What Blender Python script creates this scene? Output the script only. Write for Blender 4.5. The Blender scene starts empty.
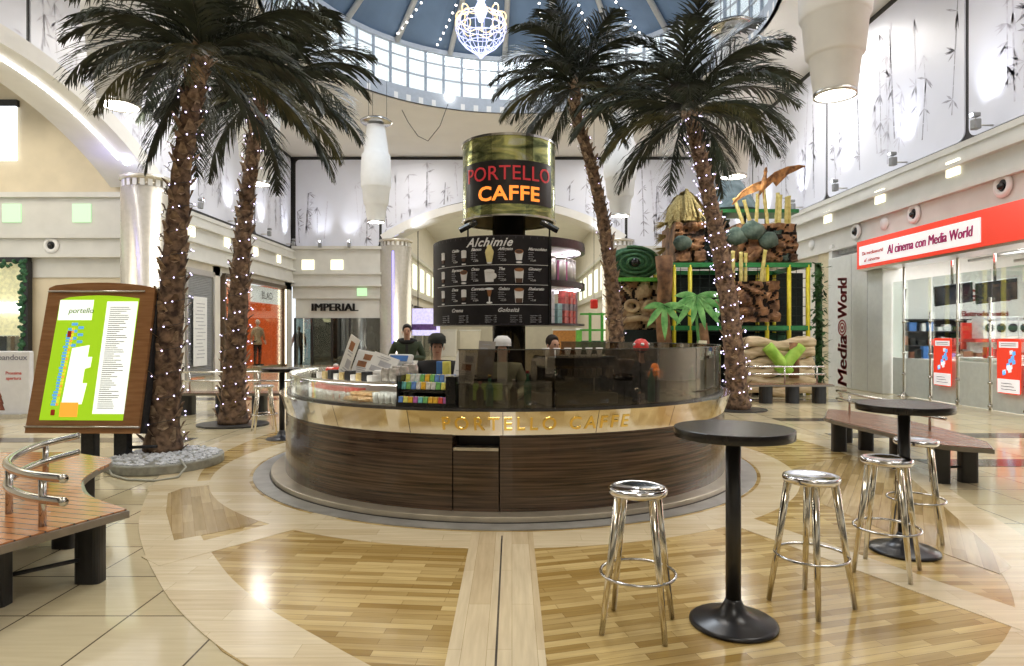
import bpy, bmesh, math, random
from mathutils import Vector, Matrix
PI = math.pi
R = math.radians
col = bpy.context.scene.collection
F = 640.0; CX = 512.0; CY = 333.0; EYE = 1.64

def wx(px, y): return (px - CX) / F * y           # world x of an image column at depth y
def wz(py, y): return EYE + (CY - py) / F * y     # world z of an image row at depth y

# ------------------------------------------------------------------ materials
MATS = {}
def mat(name, color, rough=0.5, metal=0.0, emit=None, estr=0.0, noise=0.0, nscale=8.0, bump=0.0, stretch=(1,1,1), color2=None, alpha=None, spec=None, coat=0.0):
    if name in MATS: return MATS[name]
    m = bpy.data.materials.new(name); m.use_nodes = True
    nt = m.node_tree; b = nt.nodes['Principled BSDF']
    c = tuple(color) + (1,)
    b.inputs['Base Color'].default_value = c
    b.inputs['Roughness'].default_value = rough
    b.inputs['Metallic'].default_value = metal
    if spec is not None: b.inputs['Specular IOR Level'].default_value = spec
    if coat: b.inputs['Coat Weight'].default_value = coat
    tc = nt.nodes.new('ShaderNodeTexCoord'); mp = nt.nodes.new('ShaderNodeMapping')
    mp.inputs['Scale'].default_value = stretch
    nt.links.new(tc.outputs['Object'], mp.inputs['Vector'])
    nz = nt.nodes.new('ShaderNodeTexNoise'); nz.inputs['Scale'].default_value = nscale; nz.inputs['Detail'].default_value = 4
    nt.links.new(mp.outputs['Vector'], nz.inputs['Vector'])
    if noise > 0 or color2:
        rp = nt.nodes.new('ShaderNodeValToRGB')
        if color2 is None:
            lo = tuple(max(0, v * (1 - noise)) for v in color); hi = tuple(min(1, v * (1 + noise)) for v in color)
        else: lo, hi = color, color2
        rp.color_ramp.elements[0].position = 0.35; rp.color_ramp.elements[1].position = 0.65
        rp.color_ramp.elements[0].color = lo + (1,) if isinstance(lo, tuple) else tuple(lo) + (1,)
        rp.color_ramp.elements[1].color = tuple(hi) + (1,)
        nt.links.new(nz.outputs['Fac'], rp.inputs['Fac']); nt.links.new(rp.outputs['Color'], b.inputs['Base Color'])
    if bump:
        bp = nt.nodes.new('ShaderNodeBump'); bp.inputs['Strength'].default_value = bump; bp.inputs['Distance'].default_value = 0.02
        nt.links.new(nz.outputs['Fac'], bp.inputs['Height']); nt.links.new(bp.outputs['Normal'], b.inputs['Normal'])
    if emit is not None:
        b.inputs['Emission Color'].default_value = tuple(emit) + (1,); b.inputs['Emission Strength'].default_value = estr
    MATS[name] = m
    return m

def glass(name, tint, gloss, rough=0.02, gcol=(1,1,1)):
    m = bpy.data.materials.new(name); m.use_nodes = True; nt = m.node_tree
    nt.nodes.remove(nt.nodes['Principled BSDF'])
    out = nt.nodes['Material Output']
    t = nt.nodes.new('ShaderNodeBsdfTransparent'); t.inputs['Color'].default_value = tuple(tint) + (1,)
    g = nt.nodes.new('ShaderNodeBsdfGlossy'); g.inputs['Roughness'].default_value = rough; g.inputs['Color'].default_value = tuple(gcol) + (1,)
    lw = nt.nodes.new('ShaderNodeLayerWeight'); lw.inputs['Blend'].default_value = 0.25
    mr = nt.nodes.new('ShaderNodeMapRange'); mr.inputs['To Min'].default_value = gloss; mr.inputs['To Max'].default_value = min(1, gloss + 0.5)
    mx = nt.nodes.new('ShaderNodeMixShader')
    nt.links.new(lw.outputs['Fresnel'], mr.inputs['Value']); nt.links.new(mr.outputs['Result'], mx.inputs['Fac'])
    nt.links.new(t.outputs[0], mx.inputs[1]); nt.links.new(g.outputs[0], mx.inputs[2]); nt.links.new(mx.outputs[0], out.inputs['Surface'])
    MATS[name] = m
    return m

def brickmat(name, c1, c2, mortar, bw, bh, msize, rough, rot=0.0, offs=0.5, freq=2, noise_w=0.25, loc=(0,0,0), bias=0.0):
    m = bpy.data.materials.new(name); m.use_nodes = True; nt = m.node_tree; b = nt.nodes['Principled BSDF']
    tc = nt.nodes.new('ShaderNodeTexCoord'); mp = nt.nodes.new('ShaderNodeMapping')
    mp.inputs['Rotation'].default_value = (0, 0, rot); mp.inputs['Location'].default_value = loc
    nt.links.new(tc.outputs['Object'], mp.inputs['Vector'])
    br = nt.nodes.new('ShaderNodeTexBrick'); br.offset = offs; br.offset_frequency = freq
    br.inputs['Color1'].default_value = tuple(c1) + (1,); br.inputs['Color2'].default_value = tuple(c2) + (1,); br.inputs['Mortar'].default_value = tuple(mortar) + (1,)
    br.inputs['Scale'].default_value = 1.0; br.inputs['Mortar Size'].default_value = msize; br.inputs['Brick Width'].default_value = bw; br.inputs['Row Height'].default_value = bh
    br.inputs['Mortar Smooth'].default_value = 0.1; br.inputs['Bias'].default_value = bias
    nt.links.new(mp.outputs['Vector'], br.inputs['Vector'])
    mp2 = nt.nodes.new('ShaderNodeMapping'); mp2.inputs['Scale'].default_value = (1.2, 14, 1)
    nt.links.new(mp.outputs['Vector'], mp2.inputs['Vector'])
    nz = nt.nodes.new('ShaderNodeTexNoise'); nz.inputs['Scale'].default_value = 2.2; nz.inputs['Detail'].default_value = 5
    nt.links.new(mp2.outputs['Vector'] if noise_w > 0 else mp.outputs['Vector'], nz.inputs['Vector'])
    mx = nt.nodes.new('ShaderNodeMix'); mx.data_type = 'RGBA'; mx.blend_type = 'MULTIPLY'; mx.inputs[0].default_value = abs(noise_w)
    rp = nt.nodes.new('ShaderNodeValToRGB'); rp.color_ramp.elements[0].position = .3; rp.color_ramp.elements[1].position = .7
    rp.color_ramp.elements[0].color = (.45, .38, .3, 1)
    nt.links.new(nz.outputs['Fac'], rp.inputs['Fac'])
    nt.links.new(br.outputs['Color'], mx.inputs[6]); nt.links.new(rp.outputs['Color'], mx.inputs[7])
    nt.links.new(mx.outputs[2], b.inputs['Base Color'])
    b.inputs['Roughness'].default_value = rough
    MATS[name] = m
    return m

white = mat('white_paint', (.78, .77, .75), .55, noise=.03, nscale=2)
cream = mat('cream_paint', (.72, .68, .60), .5, noise=.04, nscale=2)
beige = mat('beige_wall', (.68, .59, .43), .6, noise=.05, nscale=1.5)
fasc = mat('fascia_grey', (.64, .63, .59), .6, noise=.04, nscale=2)
ceil_m = mat('ceiling_white', (.80, .78, .75), .7, noise=.02, nscale=1)
panelw = mat('bamboo_panel_white', (.74, .76, .86), .35, noise=.03, nscale=.6)  # plain lilac-white colour of the panels, no emission
bamboo_ink = mat('bamboo_ink', (.42, .42, .50), .6, noise=.35, nscale=5)
bamboo_soft = mat('bamboo_ink_soft', (.64, .64, .74), .6, noise=.15, nscale=5)
black = mat('black_trim', (.018, .016, .016), .45, noise=.2)
blackg = mat('black_gloss', (.012, .012, .013), .12, noise=.2)
blackm = mat('black_matte', (.02, .02, .022), .6, noise=.3, nscale=30)
chrome = mat('chrome', (.82, .82, .80), .08, 1.0, noise=.03)
chromed = mat('chrome_darker', (.55, .54, .52), .18, 1.0, noise=.05)
steel = mat('brushed_steel', (.62, .60, .56), .28, 1.0, noise=.08, nscale=30)
zebra = mat('zebrano', (.020, .011, .007), .22, nscale=2.2, color2=(.135, .082, .052), stretch=(.5, .5, 26), coat=.3)
plinthm = mat('plinth_steel', (.62, .56, .45), .30, .6, noise=.08, nscale=6)
greyring = mat('grey_metal_ring', (.40, .40, .39), .32, .35, noise=.15, nscale=5)
tile = brickmat('beige_marble_tile', (.58, .50, .31), (.68, .60, .41), (.14, .11, .07), .6, .6, .006, .10, offs=0.0, freq=1, noise_w=.18, loc=(1.62, -.11, 0))
darktile = mat('dark_marble', (.10, .085, .07), .12, noise=.3, nscale=3)
parq = brickmat('parquet_golden', (.38, .245, .07), (.74, .57, .26), (.20, .12, .035), .50, .062, .0012, .17, noise_w=.42)
parq2 = brickmat('parquet_turned', (.36, .25, .10), (.62, .48, .26), (.28, .16, .06), .62, .085, .0012, .17, rot=R(62), noise_w=.42)
parq3 = brickmat('parquet_turned_right', (.37, .26, .10), (.64, .50, .26), (.28, .16, .06), .62, .085, .0012, .17, rot=R(-58), noise_w=.42)
pale = brickmat('pale_oak', (.70, .58, .37), (.82, .72, .51), (.38, .28, .13), 1.1, .14, .001, .22, noise_w=.3)
palev = brickmat('pale_oak_spoke', (.68, .55, .35), (.80, .69, .48), (.40, .28, .13), 1.1, .13, .001, .16, rot=R(90), noise_w=.3)
benchwood = brickmat('bench_slats', (.50, .20, .07), (.62, .28, .11), (.07, .03, .015), 9, .085, .006, .22, rot=R(15), noise_w=.35)
benchwood2 = brickmat('bench_slats_dark', (.27, .13, .08), (.36, .19, .12), (.05, .025, .015), 9, .085, .006, .25, rot=R(80), noise_w=.35)
signwood = mat('sign_wood', (.27, .12, .045), .35, nscale=3, color2=(.36, .18, .075), stretch=(1, 1, 9))
trunkm = mat('palm_trunk', (.045, .025, .016), .85, nscale=11, color2=(.26, .165, .10), bump=.8)
trunkd = mat('palm_bark_spike', (.13, .08, .05), .8, nscale=16, color2=(.42, .30, .19))
frondm = mat('palm_leaf', (.012, .017, .010), .45, nscale=3, color2=(.045, .058, .035))
frondy = mat('palm_leaf_yellowing', (.035, .040, .015), .5, nscale=3, color2=(.13, .12, .045))
greenleaf = mat('bright_leaf', (.08, .36, .08), .35, nscale=4, color2=(.32, .72, .24))
bulb = mat('fairy_bulb', (1, 1, 1), .4, emit=(.70, .60, 1.0), estr=3.6)
bulbw = mat('warm_bulb', (1, 1, 1), .4, emit=(1, .93, .85), estr=6)
wire = mat('wire_dark', (.03, .03, .03), .5, noise=.2)
lampglow = mat('lamp_glow', (1, 1, 1), .4, emit=(1, .98, .93), estr=9)
squareglow = mat('square_light', (1, 1, .9), .4, emit=(1, .95, .70), estr=1.0)
strip = mat('led_strip_white', (1, 1, 1), .4, emit=(1, 1, 1), estr=5)
blueled = mat('led_blue', (.3, .3, 1), .4, emit=(.20, .17, 1), estr=2.2)
pinkled = mat('led_pink', (1, .8, .95), .4, emit=(1, .88, .95), estr=9)
greenwin = mat('green_lit_window', (.3, .5, .3), .3, emit=(.62, 1, .55), estr=.62)
skywin = mat('lit_window', (.9, .95, 1), .3, emit=(.85, .92, 1), estr=1.5)
domeb = mat('dome_blue', (.13, .20, .31), .5, noise=.12, nscale=.8)
ribm = mat('rib_white', (.60, .60, .60), .4, noise=.05)
fabric = mat('lantern_fabric', (.80, .80, .79), .7, noise=.03, nscale=3)
clear = glass('clear_glass', (.95, .97, .96), .04)
smoke = glass('smoked_glass', (.50, .46, .40), .09, gcol=(.85, .82, .76))
shopg = glass('shop_glass', (.9, .94, .92), .015)
darkg = glass('dark_shop_glass', (.35, .40, .38), .14)
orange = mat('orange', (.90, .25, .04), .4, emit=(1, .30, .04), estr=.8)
redm = mat('red', (.62, .03, .02), .35, noise=.08)
redsign = mat('red_sign', (.80, .05, .03), .35, emit=(.9, .07, .03), estr=.35)
redneon = mat('red_letter', (.55, .03, .04), .4, emit=(.7, .05, .06), estr=.15)
wsign = mat('white_sign', (.85, .83, .84), .35, emit=(1, .95, .97), estr=.35)
redtext = mat('dark_red_letter', (.25, .015, .02), .4, noise=.1)
magtext = mat('magenta_letter', (.55, .03, .20), .4, noise=.1)
gold = mat('gold_letter', (.95, .72, .22), .2, 1.0, noise=.05)
blackpan = mat('menu_black', (.016, .014, .016), .5, noise=.2, spec=.25)
chalk = mat('chalk_white', (.80, .80, .80), .6, noise=.1)
greytxt = mat('print_grey', (.45, .45, .48), .6, noise=.1)
coffee = mat('coffee_brown', (.30, .12, .04), .5, noise=.2)
creamc = mat('cream_yellow', (.80, .70, .32), .5, noise=.1)
lime = mat('map_lime', (.45, .72, .03), .4, emit=(.42, .85, .01), estr=.35)
mapwhite = mat('map_white', (.85, .88, .84), .4, emit=(.9, .95, .88), estr=.7)
blue_plain = mat('plain_blue', (.06, .18, .5), .4, noise=.15)
orange_plain = mat('plain_orange', (.50, .22, .05), .5, noise=.15)
mapblue = mat('map_blue', (.12, .42, .85), .4, emit=(.12, .42, .85), estr=.5)
maporange = mat('map_orange', (.95, .45, .05), .4, emit=(.95, .45, .05), estr=.5)
mapyellow = mat('map_yellow', (.95, .85, .05), .4, emit=(.95, .85, .05), estr=.4)
skin = mat('skin', (.62, .36, .25), .5, noise=.05)
greenp = mat('park_green', (.02, .22, .06), .4, noise=.15)
yellowp = mat('park_yellow', (.72, .62, .03), .4, noise=.1)
netm = mat('black_net', (.006, .014, .012), .8, noise=.4, nscale=20)
rockb = mat('rock_brown', (.07, .032, .016), .85, nscale=3, color2=(.34, .175, .08), bump=1)
rockt = mat('rock_tan', (.34, .22, .12), .85, nscale=4, color2=(.60, .46, .28), bump=.8)
rockg = mat('rock_green', (.02, .045, .035), .85, nscale=5, color2=(.11, .15, .12), bump=1)
bambooy = mat('bamboo_pole', (.50, .42, .10), .45, nscale=8, color2=(.72, .62, .25))
straw = mat('straw', (.30, .23, .08), .9, nscale=20, color2=(.52, .42, .18), bump=.6)
mossy = mat('moss_green', (.015, .06, .03), .9, nscale=12, color2=(.06, .17, .08), bump=.8)
pad = mat('padding_beige', (.42, .31, .17), .7, nscale=3, color2=(.68, .55, .36), stretch=(1, 1, 5))
padg = mat('padding_green', (.25, .48, .04), .6, nscale=5, color2=(.42, .66, .10))
stonew = mat('pebble_white', (.62, .64, .68), .6, noise=.15, nscale=20)
planterm = mat('planter_stone', (.30, .30, .26), .4, noise=.2, nscale=10)

# ------------------------------------------------------------------ mesh builder
class MB:
    def __init__(s): s.bm = bmesh.new()
    def _add(s, verts, faces, mi=0, smooth=False):
        vs = [s.bm.verts.new(v) for v in verts]
        for f in faces:
            try:
                fc = s.bm.faces.new([vs[i] for i in f]); fc.material_index = mi; fc.smooth = smooth
            except ValueError: pass
        return s
    def box(s, c, d, mi=0, rz=0, M=None):
        hx, hy, hz = d[0]/2, d[1]/2, d[2]/2
        vs = [Vector((x, y, z)) for x in (-hx, hx) for y in (-hy, hy) for z in (-hz, hz)]
        m = Matrix.Translation(c) @ (M.to_4x4() if M is not None else Matrix.Rotation(rz, 4, 'Z'))
        vs = [m @ v for v in vs]
        return s._add(vs, [(0,1,3,2),(4,6,7,5),(0,4,5,1),(2,3,7,6),(0,2,6,4),(1,5,7,3)], mi)
    def lathe(s, prof, c=(0,0,0), n=32, mi=0, a0=0, a1=2*PI, smooth=True, M=None):
        full = abs(a1 - a0 - 2*PI) < 1e-6
        k = n if full else n + 1
        vs = []; c = Vector(c)
        for i in range(k):
            a = a0 + (a1 - a0) * i / n
            for r, z in prof:
                v = Vector((r*math.cos(a), r*math.sin(a), z))
                if M is not None: v = M @ v
                vs.append(v + c)
        m = len(prof); fs = []
        for i in range(n):
            j = (i + 1) % k
            for q in range(m - 1):
                fs.append((i*m+q, j*m+q, j*m+q+1, i*m+q+1))
        return s._add(vs, fs, mi, smooth)
    def tube(s, pts, r, n=8, mi=0, caps=True, closed=False):
        pts = [Vector(p) for p in pts]; L = len(pts)
        rs = r if isinstance(r, (list, tuple)) else [r]*L
        vs = []; up = None
        for i, p in enumerate(pts):
            if closed: t = pts[(i+1) % L] - pts[i-1]
            else: t = pts[min(i+1, L-1)] - pts[max(i-1, 0)]
            t.normalize()
            if up is None: up = Vector((0,0,1)) if abs(t.z) < .9 else Vector((1,0,0))
            a = t.cross(up)
            if a.length < 1e-4: a = t.cross(Vector((0,1,0)))
            a.normalize(); b = a.cross(t).normalized(); up = b
            for k in range(n):
                an = 2*PI*k/n
                vs.append(p + (a*math.cos(an) + b*math.sin(an))*rs[i])
        fs = []
        for i in range(L if closed else L-1):
            j = (i+1) % L
            for k in range(n):
                fs.append((i*n+k, i*n+(k+1)%n, j*n+(k+1)%n, j*n+k))
        if caps and not closed:
            fs.append(tuple(range(n))[::-1]); fs.append(tuple((L-1)*n + k for k in range(n)))
        return s._add(vs, fs, mi, True)
    def cyl(s, c, r, h, n=24, mi=0):    # c at base centre
        return s.lathe([(0,0),(r,0),(r,0.0001),(r,h-.0001),(r,h),(0,h)], c, n, mi, smooth=False) if False else s._cyl(c, r, h, n, mi)
    def _cyl(s, c, r, h, n, mi):
        vs = []; 
        for z in (0, h):
            for k in range(n):
                a = 2*PI*k/n; vs.append(Vector((c[0]+r*math.cos(a), c[1]+r*math.sin(a), c[2]+z)))
        vl = [s.bm.verts.new(v) for v in vs]
        for k in range(n):
            f = s.bm.faces.new((vl[k], vl[(k+1)%n], vl[n+(k+1)%n], vl[n+k])); f.smooth = True; f.material_index = mi
        f = s.bm.faces.new(vl[:n][::-1]); f.material_index = mi
        f = s.bm.faces.new(vl[n:]); f.material_index = mi
        return s
    def prism(s, poly, z0, z1, mi=0):
        n = len(poly)
        vs = [(p[0], p[1], z0) for p in poly] + [(p[0], p[1], z1) for p in poly]
        fs = [tuple(range(n))[::-1], tuple(range(n, 2*n))] + [(i, (i+1)%n, n+(i+1)%n, n+i) for i in range(n)]
        return s._add(vs, fs, mi)
    def prism_map(s, poly, fn, t, mi=0):   # polygon in (u,v), fn(u,v,w)->xyz, w in 0..t
        n = len(poly)
        vs = [fn(u, v, 0) for u, v in poly] + [fn(u, v, t) for u, v in poly]
        fs = [tuple(range(n))[::-1], tuple(range(n, 2*n))] + [(i, (i+1)%n, n+(i+1)%n, n+i) for i in range(n)]
        return s._add(vs, fs, mi)
    def arc(s, r0, r1, a0, a1, z0, z1, n=48, mi=0, c=(0,0), dr0=0, dr1=0):
        # ring sector, box cross-section; dr = extra radius at the top (slanted)
        vs = []; full = abs(abs(a1-a0) - 2*PI) < 1e-6; k = n if full else n+1
        for i in range(k):
            a = a0 + (a1-a0)*i/n
            for r, z in ((r0, z0), (r1, z0), (r1+dr1, z1), (r0+dr0, z1)):
                vs.append((c[0]+r*math.cos(a), c[1]+r*math.sin(a), z))
        fs = []
        for i in range(n):
            j = (i+1) % k
            for q in range(4):
                fs.append((i*4+q, j*4+q, j*4+(q+1)%4, i*4+(q+1)%4))
        if not full:
            fs.append((3,2,1,0)); b = n*4; fs.append((b, b+1, b+2, b+3))
        return s._add(vs, fs, mi)
    def ball(s, c, r, mi=0, sub=1, sc=(1,1,1), jitter=0, rng=None, rz=0):
        res = bmesh.ops.create_icosphere(s.bm, subdivisions=sub, radius=r)
        M = Matrix.Rotation(rz, 3, 'Z')
        for v in res['verts']:
            k = 1 + (rng.uniform(-jitter, jitter) if rng else 0)
            q = M @ Vector((v.co.x*sc[0]*k, v.co.y*sc[1]*k, v.co.z*sc[2]*k))
            v.co = q + Vector(c)
            for f in v.link_faces: f.material_index = mi; f.smooth = sub > 1
        return s
    def build(s, name, mats, parent=None, bevel=0, loc=None):
        bmesh.ops.recalc_face_normals(s.bm, faces=s.bm.faces)
        me = bpy.data.meshes.new(name); s.bm.to_mesh(me); s.bm.free()
        if not isinstance(mats, (list, tuple)): mats = [mats]
        for m in mats: me.materials.append(m)
        o = bpy.data.objects.new(name, me); col.objects.link(o)
        if parent is not None: o.parent = parent
        if loc is not None: o.location = loc
        if bevel:
            b = o.modifiers.new('bevel', 'BEVEL'); b.width = bevel; b.segments = 2; b.limit_method = 'ANGLE'; b.angle_limit = R(40)
        return o

def tag(o, label=None, cat=None, group=None, kind=None):
    if label: o['label'] = label
    if cat: o['category'] = cat
    if group: o['group'] = group
    if kind: o['kind'] = kind
    return o
def struct(o, label=None): o['kind'] = 'structure'; return o
def thing(name, label, cat, loc=(0,0,0), rz=0, group=None):
    o = bpy.data.objects.new(name, None); col.objects.link(o); o.location = loc; o.rotation_euler = (0, 0, rz)
    o.empty_display_size = .1
    return tag(o, label, cat, group)
def dup(root, loc, rz=None, label=None, group=None):
    r = root.copy(); col.objects.link(r); r.location = loc
    if rz is not None: r.rotation_euler = (0, 0, rz)
    if label: r['label'] = label
    if group: r['group'] = group
    for ch in list(root.children):
        c = ch.copy(); col.objects.link(c); c.parent = r
        for g in list(ch.children):
            d = g.copy(); col.objects.link(d); d.parent = c
    return r

def text_mesh(txt, size, depth=.005, shear=0.0, spacing=1.0, align='CENTER', bold=0.0, wid=None):
    cu = bpy.data.curves.new('tmp', 'FONT'); cu.body = txt; cu.size = size; cu.extrude = depth; cu.shear = shear
    cu.space_character = spacing; cu.align_x = align; cu.offset = bold; cu.resolution_u = 3
    o = bpy.data.objects.new('tmp', cu); col.objects.link(o)
    bpy.context.view_layer.update()
    me = bpy.data.meshes.new_from_object(o.evaluated_get(bpy.context.evaluated_depsgraph_get()))
    bpy.data.objects.remove(o); bpy.data.curves.remove(cu)
    if wid:
        xs = [v.co.x for v in me.vertices]; k = wid/(max(xs)-min(xs))
        for v in me.vertices: v.co.x *= k
    return me
def text_obj(name, items, mats, parent, fn):
    """items: (txt, size, u, v, material index, shear, spacing, bold, align); fn maps (u, v, w)->xyz"""
    bm = bmesh.new()
    for it in items:
        txt, size, u, v, mi, sh, sp, bo, al = it
        wid = None
        if isinstance(size, tuple): size, wid = size
        me = text_mesh(txt, size, .004, sh, sp, al, min(bo, size*.02), wid)
        tb = bmesh.new(); tb.from_mesh(me); bpy.data.meshes.remove(me)
        bmesh.ops.triangulate(tb, faces=tb.faces)
        vm = {}
        for vv in tb.verts: vm[vv] = bm.verts.new(fn(vv.co.x + u, vv.co.y + v, vv.co.z))
        for f in tb.faces:
            try: nf = bm.faces.new([vm[q] for q in f.verts]); nf.material_index = mi
            except ValueError: pass
        tb.free()
    me = bpy.data.meshes.new(name); bm.to_mesh(me); bm.free()
    for m in (mats if isinstance(mats, list) else [mats]): me.materials.append(m)
    o = bpy.data.objects.new(name, me); col.objects.link(o); o.parent = parent
    return o

# ------------------------------------------------------------------ camera, world
cam = bpy.data.objects.new('camera', bpy.data.cameras.new('camera')); col.objects.link(cam)
cam.location = (0, 0, EYE); cam.rotation_euler = (R(90), 0, 0)
cam.data.sensor_width = 36; cam.data.lens = F / 1024 * 36; cam.data.clip_end = 200
sc = bpy.context.scene; sc.camera = cam
w = bpy.data.worlds.new('world'); sc.world = w; w.use_nodes = True
w.node_tree.nodes['Background'].inputs['Color'].default_value = (.86, .93, 1, 1)
w.node_tree.nodes['Background'].inputs['Strength'].default_value = 1.25
sc.view_settings.view_transform = 'Standard'; sc.view_settings.look = 'None'; sc.view_settings.gamma = 1
sc.view_settings.exposure = 0.34
sc.view_settings.use_curve_mapping = False

def light(kind, name, loc, energy, color=(1,1,1), size=1.0, sizey=None, target=None, spot=60):
    d = bpy.data.lights.new(name, kind); d.energy = energy; d.color = color
    if kind == 'AREA':
        d.size = size
        if sizey: d.shape = 'RECTANGLE'; d.size_y = sizey
    elif kind == 'SPOT': d.spot_size = R(spot); d.spot_blend = .9; d.shadow_soft_size = size
    else: d.shadow_soft_size = size
    o = bpy.data.objects.new(name, d); col.objects.link(o); o.location = loc
    if target is not None:
        o.rotation_euler = (Vector(target) - Vector(loc)).to_track_quat('-Z', 'Y').to_euler()
    return o

XL, XR, YB = -11.3, 10.3, 33.0
PB, PT = 6.0, 10.66      # bamboo panels from and to

# ================================================================== SETTING
# floor
fl = MB().box((-1, 14, -.05), (46, 56, .1)).build('floor', tile); struct(fl)

KX, KY = -.08, 8.35
def smooth_closed(pts, k=8):
    n = len(pts); out = []
    for i in range(n):
        p0, p1, p2, p3 = [Vector(pts[(i+j) % n]) for j in (-1, 0, 1, 2)]
        for q in range(k):
            t = q/k
            out.append(.5*((2*p1)+(-p0+p2)*t+(2*p0-5*p1+4*p2-p3)*t*t+(-p0+3*p1-3*p2+p3)*t**3))
    return out
def smooth_open(pts, k=8):
    P = [Vector(p) for p in pts]; P = [2*P[0]-P[1]] + P + [2*P[-1]-P[-2]]; out = []
    for i in range(1, len(P)-2):
        p0, p1, p2, p3 = P[i-1:i+3]
        for q in range(k):
            t = q/k
            out.append(.5*((2*p1)+(-p0+p2)*t+(2*p0-5*p1+4*p2-p3)*t*t+(-p0+3*p1-3*p2+p3)*t**3))
    out.append(P[-2]); return out

outer = smooth_closed([(-1.30,3.15),(-1.95,3.76),(-2.43,4.35),(-2.85,4.93),(-3.27,5.61),(-3.72,6.55),(-4.15,7.7),(-4.4,9.2),(-4.2,11.2),(-3.2,13.1),(-1.3,14.2),(.8,14.3),(2.9,13.4),(4.1,11.9),(4.75,10.2),(4.95,8.5),(4.72,7.2),(4.42,6.2),(4.1,5.1),(3.7,4.2),(3.1,3.3),(2.2,2.6),(1.0,2.2),(-.1,2.3)], 6)
cen = Vector((KX + .2, KY))
inner = [cen + (p - cen) * (1 - .43/(p-cen).length) for p in outer]
inner2 = [Vector((KX, KY)) + (Vector((math.cos(a), math.sin(a))))*3.62 for a in [2*PI*i/96 for i in range(96)]]
def band_mesh(A, B, z0, z1, name, m):
    mb = MB(); n = len(A)
    vs = [(p.x, p.y, z1) for p in A] + [(p.x, p.y, z1) for p in B] + [(p.x, p.y, z0) for p in A] + [(p.x, p.y, z0) for p in B]
    fs = []
    for i in range(n):
        j = (i+1) % n
        fs += [(i, j, n+j, n+i), (i, 2*n+i, 2*n+j, j), (n+i, n+j, 3*n+j, 3*n+i)]
    mb._add(vs, fs); return struct(mb.build(name, m))
parqd = MB(); parqd.prism(inner, 0, .004); struct(parqd.build('floor_parquet', parq))
band_mesh(outer, inner, 0, .006, 'floor_pale_border', pale)
ringA = [Vector((KX + 3.1*math.cos(a), KY + 3.1*math.sin(a))) for a in [2*PI*i/96 for i in range(96)]]
ringB = [Vector((KX + 3.50*math.cos(a), KY + 3.50*math.sin(a))) for a in [2*PI*i/96 for i in range(96)]]
band_mesh(ringB, ringA, 0, .007, 'floor_pale_inner_ring', pale)
def strip_prism(p, q, w, z, name, m):
    p, q = Vector(p), Vector(q); d = (q-p).normalized(); n = Vector((-d.y, d.x))*w/2
    o = MB().prism([p+n, p-n, q-n, q+n], 0, z).build(name, m); return struct(o)
# turned parquet wedges
def pt(px, py): y = F*EYE/(py-CY); return Vector((wx(px, y), y))
wl = [(-2.55,4.62),(-3.35,6.55),(-2.75,7.15),(-2.62,6.95),(-2.45,6.4),(-2.1,5.75),(-1.75,5.35)]
wl = [pt(174,541), pt(166,512), pt(168,494), pt(190,486), pt(225,484), pt(236,500), pt(262,520), pt(250,526), pt(212,534)]
struct(MB().prism(wl[::-1], 0, .0066).build('floor_parquet_wedge', parq2))
wr = [pt(790,470), pt(850,455), pt(905,474), pt(943,506), pt(1012,568), pt(1000,575), pt(905,540), pt(800,495)]
struct(MB().prism(wr[::-1], 0, .0066).build('floor_parquet_wedge', parq3))
sec = [(.15, 2.35), (.15, 4.86)] + [(KX+3.49*math.cos(R(a)), KY+3.49*math.sin(R(a))) for a in range(-85, -51, 4)] + [(3.04, 3.36), (2.7, 3.0), (1.9, 2.6), (1.0, 2.4)]
struct(MB().prism(sec[::-1], 0, .0048).build('floor_parquet_sector', brickmat('parquet_sector_right', (.38, .245, .07), (.74, .57, .26), (.20, .12, .035), .50, .062, .0012, .17, rot=R(-15), noise_w=.42)))
sec = [(-.31, 2.6), (-.31, 4.86)] + [(KX+3.49*math.cos(R(a)), KY+3.49*math.sin(R(a))) for a in range(-95, -126, -4)] + [(-2.55, 4.70), (-2.1, 4.0), (-1.5, 3.3), (-1.0, 2.9)]
struct(MB().prism(sec, 0, .0048).build('floor_parquet_sector', brickmat('parquet_sector_left', (.38, .245, .07), (.74, .57, .26), (.20, .12, .035), .50, .062, .0012, .17, rot=R(5), noise_w=.42)))
strip_prism((KX, 2.4), (KX, KY-3.1), .50, .009, 'floor_spoke', palev)
MB().box((KX, 3.85, .0055), (.012, 2.6, .009)).build('floor_joint', darktile)['kind'] = 'structure'
a = pt(150, 562); b = pt(330, 515); strip_prism(a, b, .30, .008, 'floor_spoke', pale)
a = pt(148, 489); b = pt(268, 478); strip_prism(a, b, .26, .008, 'floor_spoke', pale)
a = pt(722, 515); b = pt(1090, 645); strip_prism(a, b, .30, .008, 'floor_spoke', pale)
for (x0, x1, y0, y1) in ((5.2, 10, 7.85, 8.3), (5.1, 10, 10.0, 10.45), (5.0, 6.4, 11.9, 12.3), (3.6, 10, 15.2, 15.9), (-12, -4.9, 9.6, 10.0), (-12, -3.5, 15.6, 16.2), (-11.2, 10, 21.5, 22.1)):
    struct(MB().box(((x0+x1)/2, (y0+y1)/2, .001), (x1-x0, y1-y0, .006)).build('floor_dark_band', darktile))

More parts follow.
